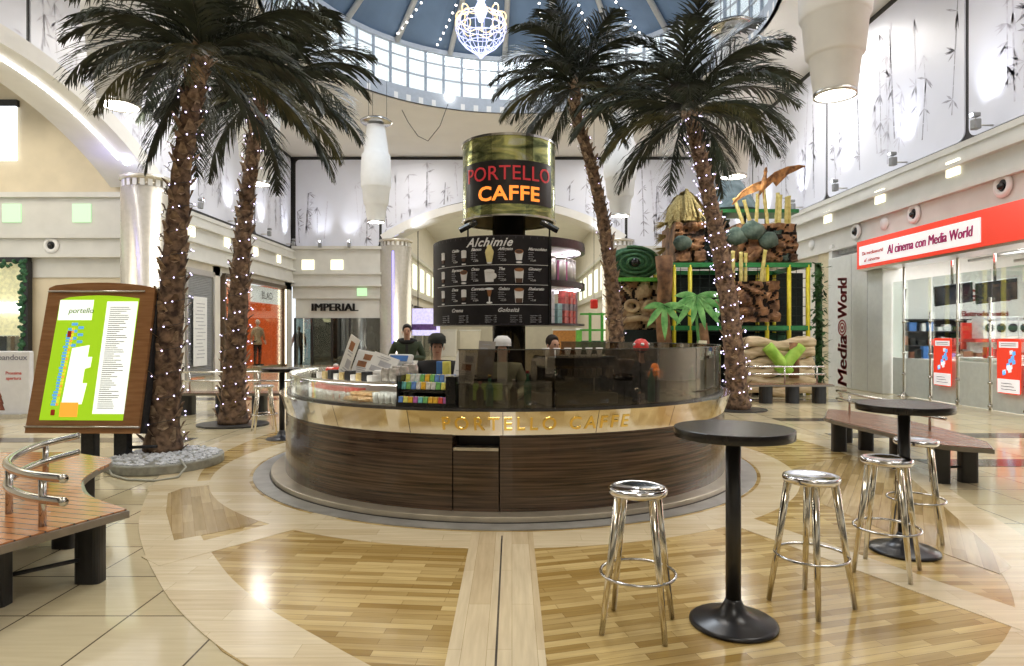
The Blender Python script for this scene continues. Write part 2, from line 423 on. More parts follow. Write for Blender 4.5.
# ceiling with round opening, clerestory and dome
DC = Vector((.2, 19.3)); DR = 7.3
mb = MB(); n = 96; zc = PT + .12
corner = [(-16, -4), (14, -4), (14, 35), (-16, 35)]
def rect_pt(a):
    dx, dy = math.cos(a), math.sin(a); ts = []
    if dx > 1e-9: ts.append((14-DC.x)/dx)
    if dx < -1e-9: ts.append((-16-DC.x)/dx)
    if dy > 1e-9: ts.append((35-DC.y)/dy)
    if dy < -1e-9: ts.append((-4-DC.y)/dy)
    t = min(ts); return DC + Vector((dx, dy))*t
angs = sorted([2*PI*i/n for i in range(n)] + [math.atan2(c[1]-DC.y, c[0]-DC.x) % (2*PI) for c in corner])
vs = []
for a in angs:
    p = DC + Vector((math.cos(a), math.sin(a)))*DR; q = rect_pt(a)
    vs += [(p.x, p.y, zc), (q.x, q.y, zc), (p.x, p.y, zc+.25), (q.x, q.y, zc+.25)]
fs = []
for i in range(len(angs)):
    j = (i+1) % len(angs); fs += [(4*i, 4*j, 4*j+1, 4*i+1), (4*i+2, 4*i+3, 4*j+3, 4*j+2), (4*i, 4*i+2, 4*j+2, 4*j)]
mb._add(vs, fs); struct(mb.build('ceiling', ceil_m))
Z0, Z1, Z2, Z3 = zc+.25, zc+.55, 13.0, 17.8
mb = MB()
mb.arc(DR, DR+.12, 0, 2*PI, zc, Z1, 80, 0, DC)
mb.arc(DR-.04, DR+.1, 0, 2*PI, Z2-.08, Z2+.1, 80, 0, DC)
mb.arc(DR, DR+.06, 0, 2*PI, Z1+.55, Z1+.61, 80, 0, DC); mb.arc(DR, DR+.06, 0, 2*PI, Z1+1.15, Z1+1.19, 80, 0, DC)
struct(mb.build('trim_1', mat('window_ring_grey', (.42, .45, .50), .4, noise=.05)))
NW = 60
fr = MB(); fr.box((0, 0, (Z1+Z2)/2), (.08, .09, Z2-Z1))
fr = fr.build('window_mullion', mat('mullion_grey', (.30, .34, .40), .4, noise=.1))
gl = MB(); gl.box((0, 0, 0), (.012, 2*PI*DR/NW - .09, Z2-Z1)); gl = gl.build('window_1', clear)
struct(fr); struct(gl)
for i in range(NW):
    a = 2*PI*i/NW
    o = fr if i == 0 else fr.copy()
    if i: col.objects.link(o)
    o.location = (DC.x+(DR+.03)*math.cos(a), DC.y+(DR+.03)*math.sin(a), 0); o.rotation_euler = (0, 0, a)
    g = gl if i == 0 else gl.copy()
    if i: col.objects.link(g)
    a += PI/NW
    g.location = (DC.x+(DR+.03)*math.cos(a), DC.y+(DR+.03)*math.sin(a), (Z1+Z2)/2); g.rotation_euler = (0, 0, a)
mb = MB(); mb.lathe([(DR+.1, Z2+.1), (DR*.55, Z2+.1+(Z3-Z2)*.55), (.25, Z3), (.25, Z3+.1), (DR*.55, Z2+.2+(Z3-Z2)*.57), (DR+.2, Z2+.2)], (DC.x, DC.y, 0), 40, 0, smooth=False)
struct(mb.build('ceiling_dome', domeb))
for i in range(20):
    a = 2*PI*(i+.22)/20
    mb = MB(); d = Vector((math.cos(a), math.sin(a)))
    pts = [(DC.x+d.x*r, DC.y+d.y*r, z) for r, z in ((DR-.02, Z2), (DR*.55, Z2+(Z3-Z2)*.55-.02), (.3, Z3-.1))]
    mb.tube(pts, .11, 8); struct(mb.build('ceiling_rib', ribm))

# ---- bamboo panels
def bamboo_print(L, H, seed, cut=None):
    rng = random.Random(seed); mb = MB()
    def quad(p, q, w, mi):
        p, q = Vector(p), Vector(q)
        if cut and (p.y < cut(p.x)+.1 or q.y < cut(q.x)+.1): return
        for v in (p, q):
            if v.x < .15 or v.x > L-.15 or v.y < .12 or v.y > H-.15: return
        d = (q-p).normalized(); nn = Vector((-d.y, d.x))*w/2
        mb._add([(p+nn).to_3d(), (p-nn).to_3d(), (q-nn).to_3d(), (q+nn).to_3d()], [(0,1,2,3)], mi)
    n = int(L*2.3)
    for i in range(n):
        x = rng.uniform(.2, L-.2); lean = rng.uniform(-.10, .10); h = rng.uniform(.35, .95)*H; w_ = rng.choice([.02, .03, .045, .06]); y = rng.uniform(0, .2)*H
        mi = 0 if rng.random() < .4 else 1
        while y < h:
            s_ = rng.uniform(.3, .55); quad((x, y+.02), (x+lean*s_, y+s_), w_, mi)
            x += lean*s_; y += s_
            if rng.random() < .45:
                for k in range(rng.randint(2, 5)):
                    an = rng.uniform(-2.4, -.6) if rng.random() < .7 else rng.uniform(-.6, .9); l = rng.uniform(.2, .5)
                    p = Vector((x, y)); q = p+Vector((math.cos(an), math.sin(an)))*l; m_ = (p+q)/2
                    d = (q-p).normalized(); nn = Vector((-d.y, d.x))*.028
                    if min(p.x, q.x) < .15 or max(p.x, q.x) > L-.15 or min(p.y, q.y) < .15 or max(p.y, q.y) > H-.15: continue
                    if cut and min(p.y - cut(p.x), q.y - cut(q.x)) < .15: continue
                    mb._add([p.to_3d(), (m_+nn).to_3d(), q.to_3d(), (m_-nn).to_3d()], [(0,1,2,3)], mi)
    return mb
def rounded(L, H, g=.07, r=.22, cut=None):
    pts = []
    for cx, cy, a0 in ((L-g-r, H-g-r, 0), (g+r, H-g-r, PI/2)):
        for k in range(6):
            a = a0+PI/2*k/5; pts.append((cx+r*math.cos(a), cy+r*math.sin(a)))
    if cut is None:
        for cx, cy, a0 in ((g+r, g+r, PI), (L-g-r, g+r, 1.5*PI)):
            for k in range(6):
                a = a0+PI/2*k/5; pts.append((cx+r*math.cos(a), cy+r*math.sin(a)))
    else:
        for k in range(25):
            x = g + (L-2*g)*k/24; pts.append((x, max(g, cut(x)+g)))
    return pts
def panel(org, du, L, H, nrm, seed, cut=None):
    """bamboo panel; org world origin, du horizontal unit, nrm facing unit"""
    u = Vector(du); nn = Vector(nrm); M = Matrix((( u.x, 0, nn.x, org[0]), (u.y, 0, nn.y, org[1]), (0, 1, 0, org[2]), (0,0,0,1)))
    o = MB().prism_map(rounded(L, H, cut=cut), lambda a, b, c: (a, b, c), .03).build('wall_panel', panelw)
    o.matrix_world = M; struct(o)
    p = bamboo_print(L, H, seed, cut).build('bamboo_print', [bamboo_ink, bamboo_soft], o); p.location = (0, 0, .033)
    return o
PH = PT-PB
struct(MB().box((XR+.35, 13.5, (PT+PB)/2+.05), (.5, 39, PH+.2)).build('wall_right_upper', black))
for i, (y0, y1) in enumerate(((2, 8.1), (8.1, 14.6), (14.6, 21.1), (21.1, 27.6), (27.6, 32.95))):
    panel((XR+.1, y0, PB), (0, 1, 0), y1-y0, PH, (-1, 0, 0), 11+i)
# left wall with arch y 8..20.1, spring at 6.2
AYC, AHW, ASP, ARI = 14.0, 6.25, 6.25, 1.75
def archz(t, hw=AHW, rise=ARI, sp=ASP):   # circular arc through springs
    rr = (hw*hw+rise*rise)/(2*rise)
    return sp + math.sqrt(max(0, rr*rr-t*t)) - (rr-rise) if abs(t) <= hw else sp
def arch_over(t): return archz(t)+.42 if abs(t) < AHW+.35 else 0
mb = MB()   # left black backing as strips over the arch
ys = [-6 + 39*i/78 for i in range(79)]
for i in range(78):
    y0, y1 = ys[i], ys[i+1]; t = (y0+y1)/2-AYC
    zb = max(PB-.05, arch_over(t)-.1) if abs(t) < AHW+.35 else PB-.05
    mb.box((XL-.35, (y0+y1)/2, (zb+PT+.1)/2), (.5, y1-y0, PT+.1-zb))
struct(mb.build('wall_left_upper', black))
for i, (y0, y1) in enumerate(((8.4, 15.05), (15.05, 21.7), (21.7, 28.3), (28.3, 32.95))):
    c = (lambda y0: (lambda x: max(0, arch_over(x+y0-AYC)-PB)))(y0) if i < 2 else None
    panel((XL-.1, y0, PB), (0, 1, 0), y1-y0, PH, (1, 0, 0), 31+i, c)
# arch band (face + soffit)
def arch_band(fn, name, hw, sp, rise, t, depth, m, n=40):
    mb = MB(); vs = []
    for i in range(n+1):
        a = -hw + 2*hw*i/n; z = archz(a, hw, rise, sp)
        vs += [fn(a, 0, z), fn(a, depth, z), fn(a*(1+t/hw*.6), depth, z+t), fn(a*(1+t/hw*.6), 0, z+t)]
    fs = []
    for i in range(n):
        for q in range(4): fs.append((4*i+q, 4*i+4+q, 4*i+4+(q+1)%4, 4*i+(q+1)%4))
    fs += [(0,1,2,3), (4*n, 4*n+1, 4*n+2, 4*n+3)]
    mb._add(vs, fs); return struct(mb.build(name, m))
lf = lambda a, d, z: (XL+.1-d, AYC+a, z)
arch_band(lf, 'trim_2', AHW, ASP, ARI, .42, 1.5, white)
mb = MB(); pts = []
for i in range(31):
    a = -5.1 + 10.2*i/30; pts.append((XL-.45, AYC+a, archz(a)-.02))
mb.tube(pts, .045, 6); tag(mb.build('light_strip', strip), 'white light strip along the underside of the left arch', 'light strip')
# left column and lower left walls
def column(x, y, r, h, name):
    mb = MB(); mb.lathe([(r+.05, 0), (r+.05, .12), (r, .14), (r, h-.35), (r*.86, h-.34), (r*.86, h-.12), (r+.04, h-.11), (r+.04, h), (0, h)], (x, y, 0), 40)
    o = struct(mb.build(name, mat('column_metal', (.66, .62, .54), .25, .55, noise=.05)))
    s_ = MB()
    for k in range(20):
        a = 2*PI*k/20; s_.box((x+r*.93*math.cos(a), y+r*.93*math.sin(a), h-.23), (.03, .12, .2), rz=a)
    s_.build('column_fin', white, o)
    return o
column(-11.25, 19.75, .72, 6.4, 'wall_column')
# corridor behind left arch, facing wall
CYW = 20.45
def lower_wall_y(y, x0, x1, name, thick=.4):   # wall facing -Y at depth y
    return struct(MB().box(((x0+x1)/2, y+thick/2, 5), (x1-x0, thick, 10)).build(name, beige))
lower_wall_y(CYW, -26, -11.6, 'wall_left_corridor')
def fascia_y(y, x0, x1):
    mb = MB(); xm = (x0+x1)/2; L = x1-x0
    mb.box((xm, y-.10, 6.02), (L, .24, .16)); mb.box((xm, y-.03, 5.35), (L, .1, 1.18)); mb.box((xm, y-.12, 4.70), (L, .26, .12)); mb.box((xm, y-.06, 4.38), (L, .14, .52)); mb.box((xm, y-.14, 4.08), (L, .3, .10))
    mb.box((xm, y-.02, 3.72), (L, .05, .62))
    return struct(mb.build('wall_fascia', fasc))
fascia_y(CYW, -22, -11.75)
for px in (12, 82, -60):
    x = wx(px, CYW-.1); tag(MB().box((x, CYW-.1, 5.45), (.58, .06, .58)).build('wall_light', greenwin), None)
    o = bpy.context.scene.collection.objects[-1]
    tag(o, {12: 'square green-lit wall window, the further left of two above the shop on the left', 82: 'square green-lit wall window above the map board, next to the silver column', -60: 'square green-lit wall window'}[px], 'wall light')
    if px == -60: bpy.data.objects.remove(o)
o = MB(); o.box((wx(5, CYW-.05), CYW-.05, wz(134, CYW)), (.72, .08, 1.72), 0); o.box((wx(5, CYW-.1), CYW-.06, wz(104, CYW)), (.78, .14, .2), 1); struct(o.build('window_2', [skywin, blackm]))
# left lower wall along y (x = XL) from column to back
def fascia_x(x, y0, y1, s, name='wall_fascia'):   # s = direction into the room
    mb = MB(); ym = (y0+y1)/2; L = y1-y0
    for d, zc_, h in ((.16, 5.84, .14), (.12, 5.64, .36), (.26, 5.44, .08), (.10, 5.15, .56), (.24, 4.87, .10), (.12, 4.55, .56), (.22, 4.24, .08)):
        mb.box((x+s*d/2, ym, zc_), (d, L, h))
    return struct(mb.build(name, fasc))
fascia_x(XL-.05, 20.2, YB, 1)
fascia_x(XR-.1, -2, YB, -1)
mb = MB(); mb.box((XL-.2, 21.2, 2.1), (.3, 2.0, 4.2)); mb.box((XL-.2, 24.6, 2.1), (.3, .6, 4.2)); mb.box((XL-.2, 32.5, 2.1), (.3, 1.0, 4.2)); mb.box((XL-.2, 26.5, 4.05), (.3, 13, .4)); struct(mb.build('wall_left', cream))
# back wall
BX0, BX1 = -6.8, 5.9; BC = (BX0+BX1)/2; BHW = (BX1-BX0)/2-.25; BRI = 1.85
mb = MB()
for i in range(60):
    x0 = XL-.6 + (XR+1.2-XL)*i/60; x1 = XL-.6 + (XR+1.2-XL)*(i+1)/60; t = (x0+x1)/2-BC
    zb = (archz(t, BHW, BRI, 6.3)+.3) if abs(t) < BHW else PB-.05
    mb.box(((x0+x1)/2, YB+.3, (zb+PT+.1)/2), (x1-x0, .3, PT+.1-zb))
struct(mb.build('wall_back_upper', black))
for i, (x0, x1) in enumerate(((XL+.05, BX0), (BX0, BX1), (BX1, XR-.05))):
    c = (lambda x0: (lambda x: max(0, archz(x+x0-BC, BHW, BRI, 6.3)+.4-PB) if abs(x+x0-BC) < BHW else .5))(x0) if i == 1 else None
    panel((x0, YB+.1, PB), (1, 0, 0), x1-x0, PH, (0, -1, 0), 51+i, c)
arch_band(lambda a, d, z: (BC+a, YB-.1+d, z), 'trim_3', BHW, 6.3, BRI, .38, 1.6, white)
for s_, nm in ((-1, 'left'), (1, 'right')):
    pts = []
    for i in range(14):
        a = s_*(1.2 + (BHW-1.6)*i/13); pts.append((BC+a, YB+.02, archz(a, BHW, BRI, 6.3)+.05))
    tag(MB().tube(pts, .05, 6).build('light_strip', mat('led_lilac', (.7, .7, 1), .4, emit=(.55, .55, 1), estr=2.2)), 'lilac light strip along the %s side of the arch at the back' % nm, 'light strip')
column(BX0+.75, YB+.3, .82, 6.45, 'wall_column'); column(BX1-.4, YB+.3, .82, 6.45, 'wall_column')
tag(MB().box((wx(393, YB-.5), YB-.53, 2.9), (.07, .06, 5.8)).build('light_tube', blueled), 'vertical blue light line on the column behind the green parka customer', 'light tube')
fascia_y(YB, XL, BX0+.1); fascia_y(YB, BX1-.1, XR)
# corridor beyond back arch
for x, nm in ((-6.2, 'left'), (5.8, 'right')):
    o = struct(MB().box((x, 46, 4.5), (.3, 24, 9)).build('wall_corridor_' + nm, cream))
    mb = MB(); sg = 1 if x < 0 else -1
    mb.box((x+sg*.2, 46, 4.0), (.3, 24, .25)); mb.box((x+sg*.2, 46, 6.3), (.3, 24, .2)); struct(mb.build('wall_fascia', fasc))
    for k in range(6):
        tag(MB().box((x+sg*.18, 36.5+k*3.2, 5.1), (.06, 1.5, 1.5)).build('wall_light', mat('corridor_window', (.9, 1, .8), .4, emit=(.9, 1, .75), estr=.9)), 'pale lit square window high on the %s wall of the back corridor' % nm, 'wall light', 'lit windows of the back corridor, %s wall' % nm)
struct(MB().box((0, 58, 4.5), (13, .3, 9)).build('wall_corridor_end', cream)); struct(MB().box((0, 46, 9.1), (13, 25, .2)).build('ceiling_corridor', ceil_m))
struct(MB().box((0, 46, -.04), (13, 24.5, .1)).build('floor_corridor', tile))
# right lower wall beyond the electronics shop
struct(MB().box((XR+.05, 26.9, 2.1), (.3, 12.2, 4.3)).build('wall_right', cream))
struct(MB().box((8.2, YB+.4, 2.05), (4.8, .3, 4.1)).build('wall_back', cream))
# square lights, round ports, projector brackets
sq = None
def place(proto, maker, loc, rz, label, cat, group):
    return None
lab_r = ['square lit panel of the right fascia, nearest the red shop sign\'s right part', 'square lit panel of the right fascia, middle one over the red sign', 'square lit panel of the right fascia above the white pilaster', 'square lit panel of the right fascia above the play area']
for k, y in enumerate((14.6, 17.5, 20.4, 23.3)):
    tag(MB().box((XR-.24, y, 5.40-.03*k), (.05, .42, .36)).build('wall_light', squareglow), lab_r[k], 'wall light')
for k, y in enumerate((22.4, 25.2, 28.0, 30.8)):
    tag(MB().box((XL+.09, y, 5.2), (.05, .42, .36)).build('wall_light', squareglow), 'square lit panel of the left fascia, %s of four counted from the silver column' % ('first', 'second', 'third', 'last')[k], 'wall light')
for k, px in enumerate((308, 337)):
    tag(MB().box((wx(px, YB-.1), YB-.12, wz(265, YB)), (.62, .05, .5)).build('wall_light', squareglow), 'square lit panel above the dark shop with black lettering, %s one' % ('left', 'right')[k], 'wall light')
tag(MB().box((wx(362, YB-.1), YB-.12, 4.0-.25), (.5, .05, .4)).build('wall_light', greenwin), 'small green exit light above the dark shop window', 'wall light')
def port(loc, label, r=.2, axis='x'):
    t = thing('ceiling_speaker', label, 'speaker', loc, 0 if axis == 'x' else PI/2)
    My = Matrix.Rotation(-PI/2, 3, 'Y')
    MB().lathe([(0, 0), (r*1.25, 0), (r*1.25, .03), (r, .05), (r*.75, .06), (r*.62, .02)], n=28, M=My).build('rim', white, t)
    MB().lathe([(0, .012), (r*.66, .012)], n=24, M=My).build('grille', blackm, t)
    MB().ball((-.05, .0, -.02), r*.4, sub=2).build('lens', blackg, t)
    return t
for y, z, l in ((13.1, 4.66, 'round black and white port above the red sign, the largest'), (16.0, 4.62, 'round black and white port above the white part of the red sign'), (18.7, 4.6, 'round black and white port above the left end of the shop sign')):
    port((XR-.24, y, z), l)
port((wx(50, CYW-.2), CYW-.14, 4.42), 'round camera port on the fascia above the map board', .2, 'y')
for y, l in ((17.3, 'plain pale disc between the round ports above the shop sign'), (21.5, 'plain pale disc above the beige column beside the play area')):
    tag(MB().lathe([(0, .03), (.17, .03), (.18, 0)], (XR-.23, y, 4.6), 24, M=Matrix.Rotation(-PI/2, 3, 'Y')).build('wall_disc', white), l, 'disc')
def projector(loc, rz, label, group=None):
    t = thing('spotlight', label, 'spotlight', loc, rz, group)
    MB().tube([(.25, 0, 0), (-.18, 0, 0)], .022, 6).build('bracket', steel, t)
    MB().box((-.18, 0, .02), (.15, .16, .22)).build('body', mat('projector_grey', (.25, .26, .27), .5, noise=.1), t, .02)
    MB().box((-.20, 0, .22), (.17, .15, .09)).build('head', mat('projector_grey', (.25, .26, .27)), t, .02)
    return t
pr = projector((XR-.12, 13.8, 6.12), 0, 'grey uplight on a bracket above the right end of the red sign')
for y, l in ((16.8, 'grey uplight on a bracket above the white part of the red sign'), (19.8, 'grey uplight on a bracket above the shop\'s white pilaster'), (22.8, 'grey uplight on a bracket beside the bamboo poles')):
    dup(pr, (XR-.12, y, 6.12), 0, l)
for y, l in ((22.6, 'grey uplight on the left wall behind the near palm'), (25.6, 'grey uplight on the left wall between the two left palms'), (29.0, 'grey uplight on the left wall right of the second palm'), (32.2, 'grey uplight in the back left corner')):
    dup(pr, (XL+.12, y, 6.12), PI, l)
for px, l in ((322, 'grey uplight below the back bamboo panel, left one'), (351, 'grey uplight below the back bamboo panel, right one'), (681, 'grey uplight below the back right bamboo panel')):
    dup(pr, (wx(px, YB), YB-.2, 6.1), PI/2, l)
for (x, y, tx, ty) in [(XR-.55, y, XR+.3, y) for y in (10.8, 13.8, 16.8, 19.8, 22.8, 26, 29.4)] + [(XL+.55, y, XL-.3, y) for y in (22.6, 25.6, 29.0, 32)] + [(wx(px, YB), YB-.55, wx(px, YB), YB+.3) for px in (322, 351, 420, 600, 681)]:
    light('SPOT', 'panel_uplight', (x, y, 6.25), 95, (.92, .94, 1), .08, target=(tx, ty, 7.6), spot=62)

# ================================================================== PALMS
def frond_mesh(L, elev, bend, seed, name='frond', m=None, droop=.5, yaw=0.0):
    rng = random.Random(seed); mb = MB(); N = 30
    pts = []; p = Vector((0.08, 0, 0)); dirs = []
    for i in range(N+1):
        t = i/N; e = elev - bend*t**1.25
        d = Vector((math.cos(e)*math.cos(yaw*t), math.cos(e)*math.sin(yaw*t), math.sin(e))); pts.append(p.copy()); dirs.append(d); p = p + d*(L/N)
    mb.tube(pts, [.022*(1-.8*i/N) for i in range(N+1)], 5)
    M = 2
    for i in range(3, N*M):
        t = i/(N*M); k = min(N-1, int(t*N)); f = t*N-k
        q = pts[k].lerp(pts[k+1], f); d = dirs[k]
        side = d.cross(Vector((0, 0, 1)))
        if side.length < .05: side = Vector((0, 1, 0))
        side.normalize(); upv = side.cross(d).normalized()
        ll = (.62*math.sin(PI*min(1, .12+t*.92))**.6 + .10)*L/2.2
        for s in (-1, 1):
            l = ll*rng.uniform(.75, 1.1); a = R(rng.uniform(28, 50)); 
            ld = (d*math.cos(a) + side*s*math.sin(a) + upv*rng.uniform(-.05, .28)).normalized()
            w = .021; pp = q.copy(); seg = []
            for j in range(4):
                seg.append(pp.copy()); g = droop*(.18+.36*j)
                ld = (ld + Vector((0, 0, -g*.55))).normalized(); pp = pp + ld*l/3
            wd = ld.cross(side); 
            wd = (d*.8+Vector((0, 0, .45))).normalized()
            vs = []
            for j, v in enumerate(seg):
                ww = w*(.8, 1, .75, .08)[j]; vs += [v+wd*ww, v-wd*ww]
            mb._add(vs, [(0,1,3,2), (2,3,5,4), (4,5,7,6)])
    return mb
FR = []
for k, (L, e, b, dr) in enumerate(((2.0, 78, 65, .5), (2.2, 58, 85, .6), (2.35, 40, 88, .7), (2.3, 22, 85, .8), (2.1, 2, 72, .9), (1.9, -25, 52, .9), (1.7, -50, 30, .8))):
    FR.append([])
    for q in range(2):
        o = frond_mesh(L*(1+.08*q), R(e), R(b), 100+k*7+q, droop=dr, yaw=.25*(1-2*q)).build('frond', [frondy if (k == 4 and q == 1) else frondm])
        FR[-1].append(o.data); bpy.data.objects.remove(o)
def palm(base, pts, r0, r1, label, seed, fscale=1.0, litter=None, nlow=7):
    """pts: trunk centreline relative to base"""
    rng = random.Random(seed)
    t = thing('palm_tree', label, 'palm tree', base)
    P = smooth_open(pts, 14); n = len(P); mb = MB(); rr = []
    for i in range(n):
        u = i/(n-1); rr.append((r0 + (r1-r0)*min(1, u*1.5))*(1+.05*math.sin(i*1.7)) * (1.15 if u < .04 else 1))
    mb.tube(P, rr, 14)
    # leaf-base scales in spiral
    k = 0; H = P[-1].z; tot = int(H/.035)
    for k in range(tot):
        u = k/tot; idx = u*(n-1); i = int(idx); c = P[i].lerp(P[min(n-1, i+1)], idx-i); r = rr[i]
        a = k*2.39996; d = Vector((math.cos(a), math.sin(a), 0)); s = Vector((-d.y, d.x, 0))
        hgt = rng.uniform(.07, .17); out = rng.uniform(.03, .11); wdt = rng.uniform(.045, .085)
        b = c + d*(r*.93)
        tip = c + d*(r+out) + Vector((0, 0, hgt))
        mb._add([b+s*wdt, b-s*wdt, b+Vector((0,0,-.04))+d*.02, tip+s*wdt*.35, tip-s*wdt*.35, tip+d*-.035+Vector((0,0,-.015))], [(0,3,4,1), (0,2,1), (0,5,3), (1,4,5), (3,5,4)], rng.choice([0, 1, 1]))
    mb.build('trunk', [trunkm, trunkd], t)
    top = P[-1]
    fib = MB(); fib.ball((0, 0, 0), r1*1.35, sub=2, sc=(1, 1, 1.6), jitter=.12, rng=rng); fib.build('crown_fibre', trunkd, t, loc=top)
    cnt = [4, 5, 6, 7, nlow-1, max(2, nlow-4), 1]
    for k, c in enumerate(cnt):
        for q in range(c):
            o = bpy.data.objects.new('frond', FR[k][(q+k) % 2]); col.objects.link(o); o.parent = t
            o.location = top + Vector((0, 0, .12-.05*k)); o.rotation_euler = (rng.uniform(-.12, .12), rng.uniform(-.1, .1), 2*PI*(q+rng.uniform(-.25, .25))/c + k*.5)
            s = fscale*rng.uniform(.85, 1.1); o.scale = (s, s, s)
    return t, P, rr
def fairy(base, P, rr, z0, z1, n, label, turns=18, seed=5, r=.013):
    rng = random.Random(seed); mb = MB(); H = P[-1].z; pts = []; spots = []
    N = turns*18
    for i in range(N):
        z = z0+(z1-z0)*i/N
        j = min(range(len(P)), key=lambda q: abs(P[q].z-z)); c = P[j]; a = i*2*PI/18
        rad = rr[j]+.05+.02*math.sin(i*2.1)
        pts.append((c.x+rad*math.cos(a), c.y+rad*math.sin(a), z))
    mb.tube(pts, .004, 4)
    for k in range(n):
        i = int(rng.random()*N) if False else int((k+rng.random()*.8)*N/n) % N
        p = Vector(pts[i]); j = min(range(len(P)), key=lambda q: abs(P[q].z-p.z)); d = (p-P[j]); d.z = 0; d.normalize()
        mb.ball(p+d*.025, r*rng.uniform(.8, 1.3), 1, 1)
    o = mb.build('string_lights', [wire, bulb]); o.location = base
    tag(o, label, 'string lights'); return o
# near left palm
b1 = (wx(163, 8.3), 8.3, .12)
t1, P1, r1 = palm(b1, [(0,0,0), (.03,0,.8), (.10,0,1.8), (.17,.0,2.8), (.26,0,3.8), (.40,0,4.6), (.50,0,5.15)], .205, .112, 'tall palm rising from the white pebble planter beside the map board', 1, .84)
fairy(b1, P1, r1, .15, 5.0, 120, 'fairy lights wound around the trunk of the palm by the map board', 16, 3, .009)
b2 = (wx(233, 11.4), 11.4, .03)
t2, P2, r2 = palm(b2, [(0,0,0), (.02,0,.9), (.08,0,1.9), (.17,0,3.2), (.28,0,4.3), (.42,0,5.3), (.52,0,5.95)], .225, .115, 'second left palm standing in front of the red shop window', 2, .95)
fairy(b2, P2, r2, .15, 5.8, 130, 'fairy lights wound around the palm in front of the red shop window', 18, 4, .011)
b3 = (wx(617, 15), 15, .03)
t3, P3, r3 = palm(b3, [(0,0,0), (-.02,0,1.6), (-.12,0,2.8), (-.32,0,4.2), (-.62,0,5.6), (-.93,0,6.6), (-1.0,0,7.4)], .19, .125, 'slender palm behind the round menu tower, its trunk curving left', 3, .98)
fairy(b3, P3, r3, .15, 7.2, 36, 'few dim fairy lights on the palm directly behind the menu tower', 14, 5, .011)
b4 = (wx(738, 13.6), 13.6, .03)
t4, P4, r4 = palm(b4, [(0,0,0), (-.08,0,1.2), (-.25,0,2.6), (-.45,0,3.7), (-.68,0,4.8), (-.92,0,5.8), (-1.05,0,6.35)], .225, .145, 'right palm in front of the green play frame, trunk leaning left', 4, 1.08)
fairy(b4, P4, r4, .15, 6.2, 200, 'dense violet fairy lights around the palm by the play frame', 20, 6, .014)
# planter of white pebbles
pl = thing('pebble_planter', 'low oval stone planter filled with white pebbles under the left palm', 'planter', (wx(164, 7.95), 8.0, 0), R(10))
def oval(rx, ry, n=40): return [(rx*math.cos(2*PI*i/n), ry*math.sin(2*PI*i/n)) for i in range(n)]
mb = MB(); mb.prism(oval(.66, .70), 0, .11); mb.build('base', planterm, pl, .015)
rng = random.Random(9); mb = MB()
for i in range(480):
    a = rng.uniform(0, 2*PI); q = math.sqrt(rng.random()); mb.ball((.61*q*math.cos(a), .65*q*math.sin(a), .115), rng.uniform(.022, .04), 0, 1, (1, rng.uniform(.6, 1), .6), .1, rng, rng.uniform(0, 3))
o = mb.build('pebbles', stonew, pl); o['kind'] = 'stuff'
tag(MB().tube([(wx(108,7.5),7.5,.08), (wx(112,7.3),7.3,.02), (wx(128,7.1),7.1,.012), (wx(155,7.05),7.05,.012), (wx(178,7.2),7.2,.02), (wx(186,7.35),7.35,.10), (wx(180,7.6), 7.6,.14)], .012, 6).build('power_cable', mat('cable_clear', (.42, .42, .36), .4, noise=.1)), 'thin grey cable looping over the pebble planter edge', 'cable')
tag(MB().prism(oval(.62, .5), 0, .03).build('palm_base_plate', mat('dark_plate', (.05, .05, .05), .3, noise=.2), loc=(b2[0], b2[1], 0)), 'dark oval plate under the second left palm', 'base plate')
tag(MB().prism(oval(.6, .5), 0, .03).build('palm_base_plate', mat('dark_plate', (.05, .05, .05)), loc=(b4[0], b4[1], 0)), 'dark oval plate under the right palm', 'base plate')
tag(MB().prism(oval(.6, .5), 0, .03).build('palm_base_plate', mat('dark_plate', (.05, .05, .05)), loc=(b3[0], b3[1], 0)), 'dark oval plate under the palm behind the kiosk', 'base plate')

# ================================================================== KIOSK COUNTER
K = thing('cafe_counter', 'round cafe counter with dark striped wood front and mirror steel band', 'counter', (KX, KY, 0))
RW = 2.71
FA = -PI/2     # front direction
def ang(px, r=RW):           # angle on the kiosk circle seen in image column px (front side)
    u = (px-CX)/F; a, b, c = 1+u*u, -2*(u*KX+KY), KX*KX+KY*KY-r*r
    d = max(0, b*b-4*a*c); y = (-b-math.sqrt(d))/(2*a); x = u*y
    return math.atan2(y-KY, x-KX)
MB().arc(1.95, 2.87, 0, 2*PI, 0.0, .062, 120).build('plinth', plinthm, K, .008)
MB().arc(3.06, 2.87, 0, 2*PI, 0.0, .012, 120).build('floor_ring', greyring, K)
MB().arc(2.86, 2.885, 0, 2*PI, 0.0, .016, 120).build('dark_foot_ring', black, K)  # thin solid black ring along the foot of the plinth
a0, a1 = ang(453), ang(499)
mb = MB(); mb.arc(2.3, RW, a1+.003, a0+2*PI-.003, .062, .735, 150)
mb.build('wood_front', zebra, K)
mb = MB(); mb.arc(2.3, RW, a0+.001, a1-.001, .062, .60, 8); mb.build('service_panel', zebra, K)
mb = MB(); mb.arc(2.25, 2.5, a0, a1, .60, .735, 8); mb.build('niche', black, K)
mb = MB(); mb.arc(2.6, RW+.01, a0+.002, a1-.002, .60, .628, 8); mb.build('pull_strip', steel, K)
bandm = mat('mirror_band', (.82, .80, .76), .10, 1.0, noise=.03, nscale=1.5)
mb = MB()
NS = 20
for i in range(NS):
    mb.arc(2.3, RW-.005, FA+2*PI*i/NS+.001, FA+2*PI*(i+1)/NS-.001, .735, .953, 8, dr1=.075)
mb.build('mirror_band', bandm, K)
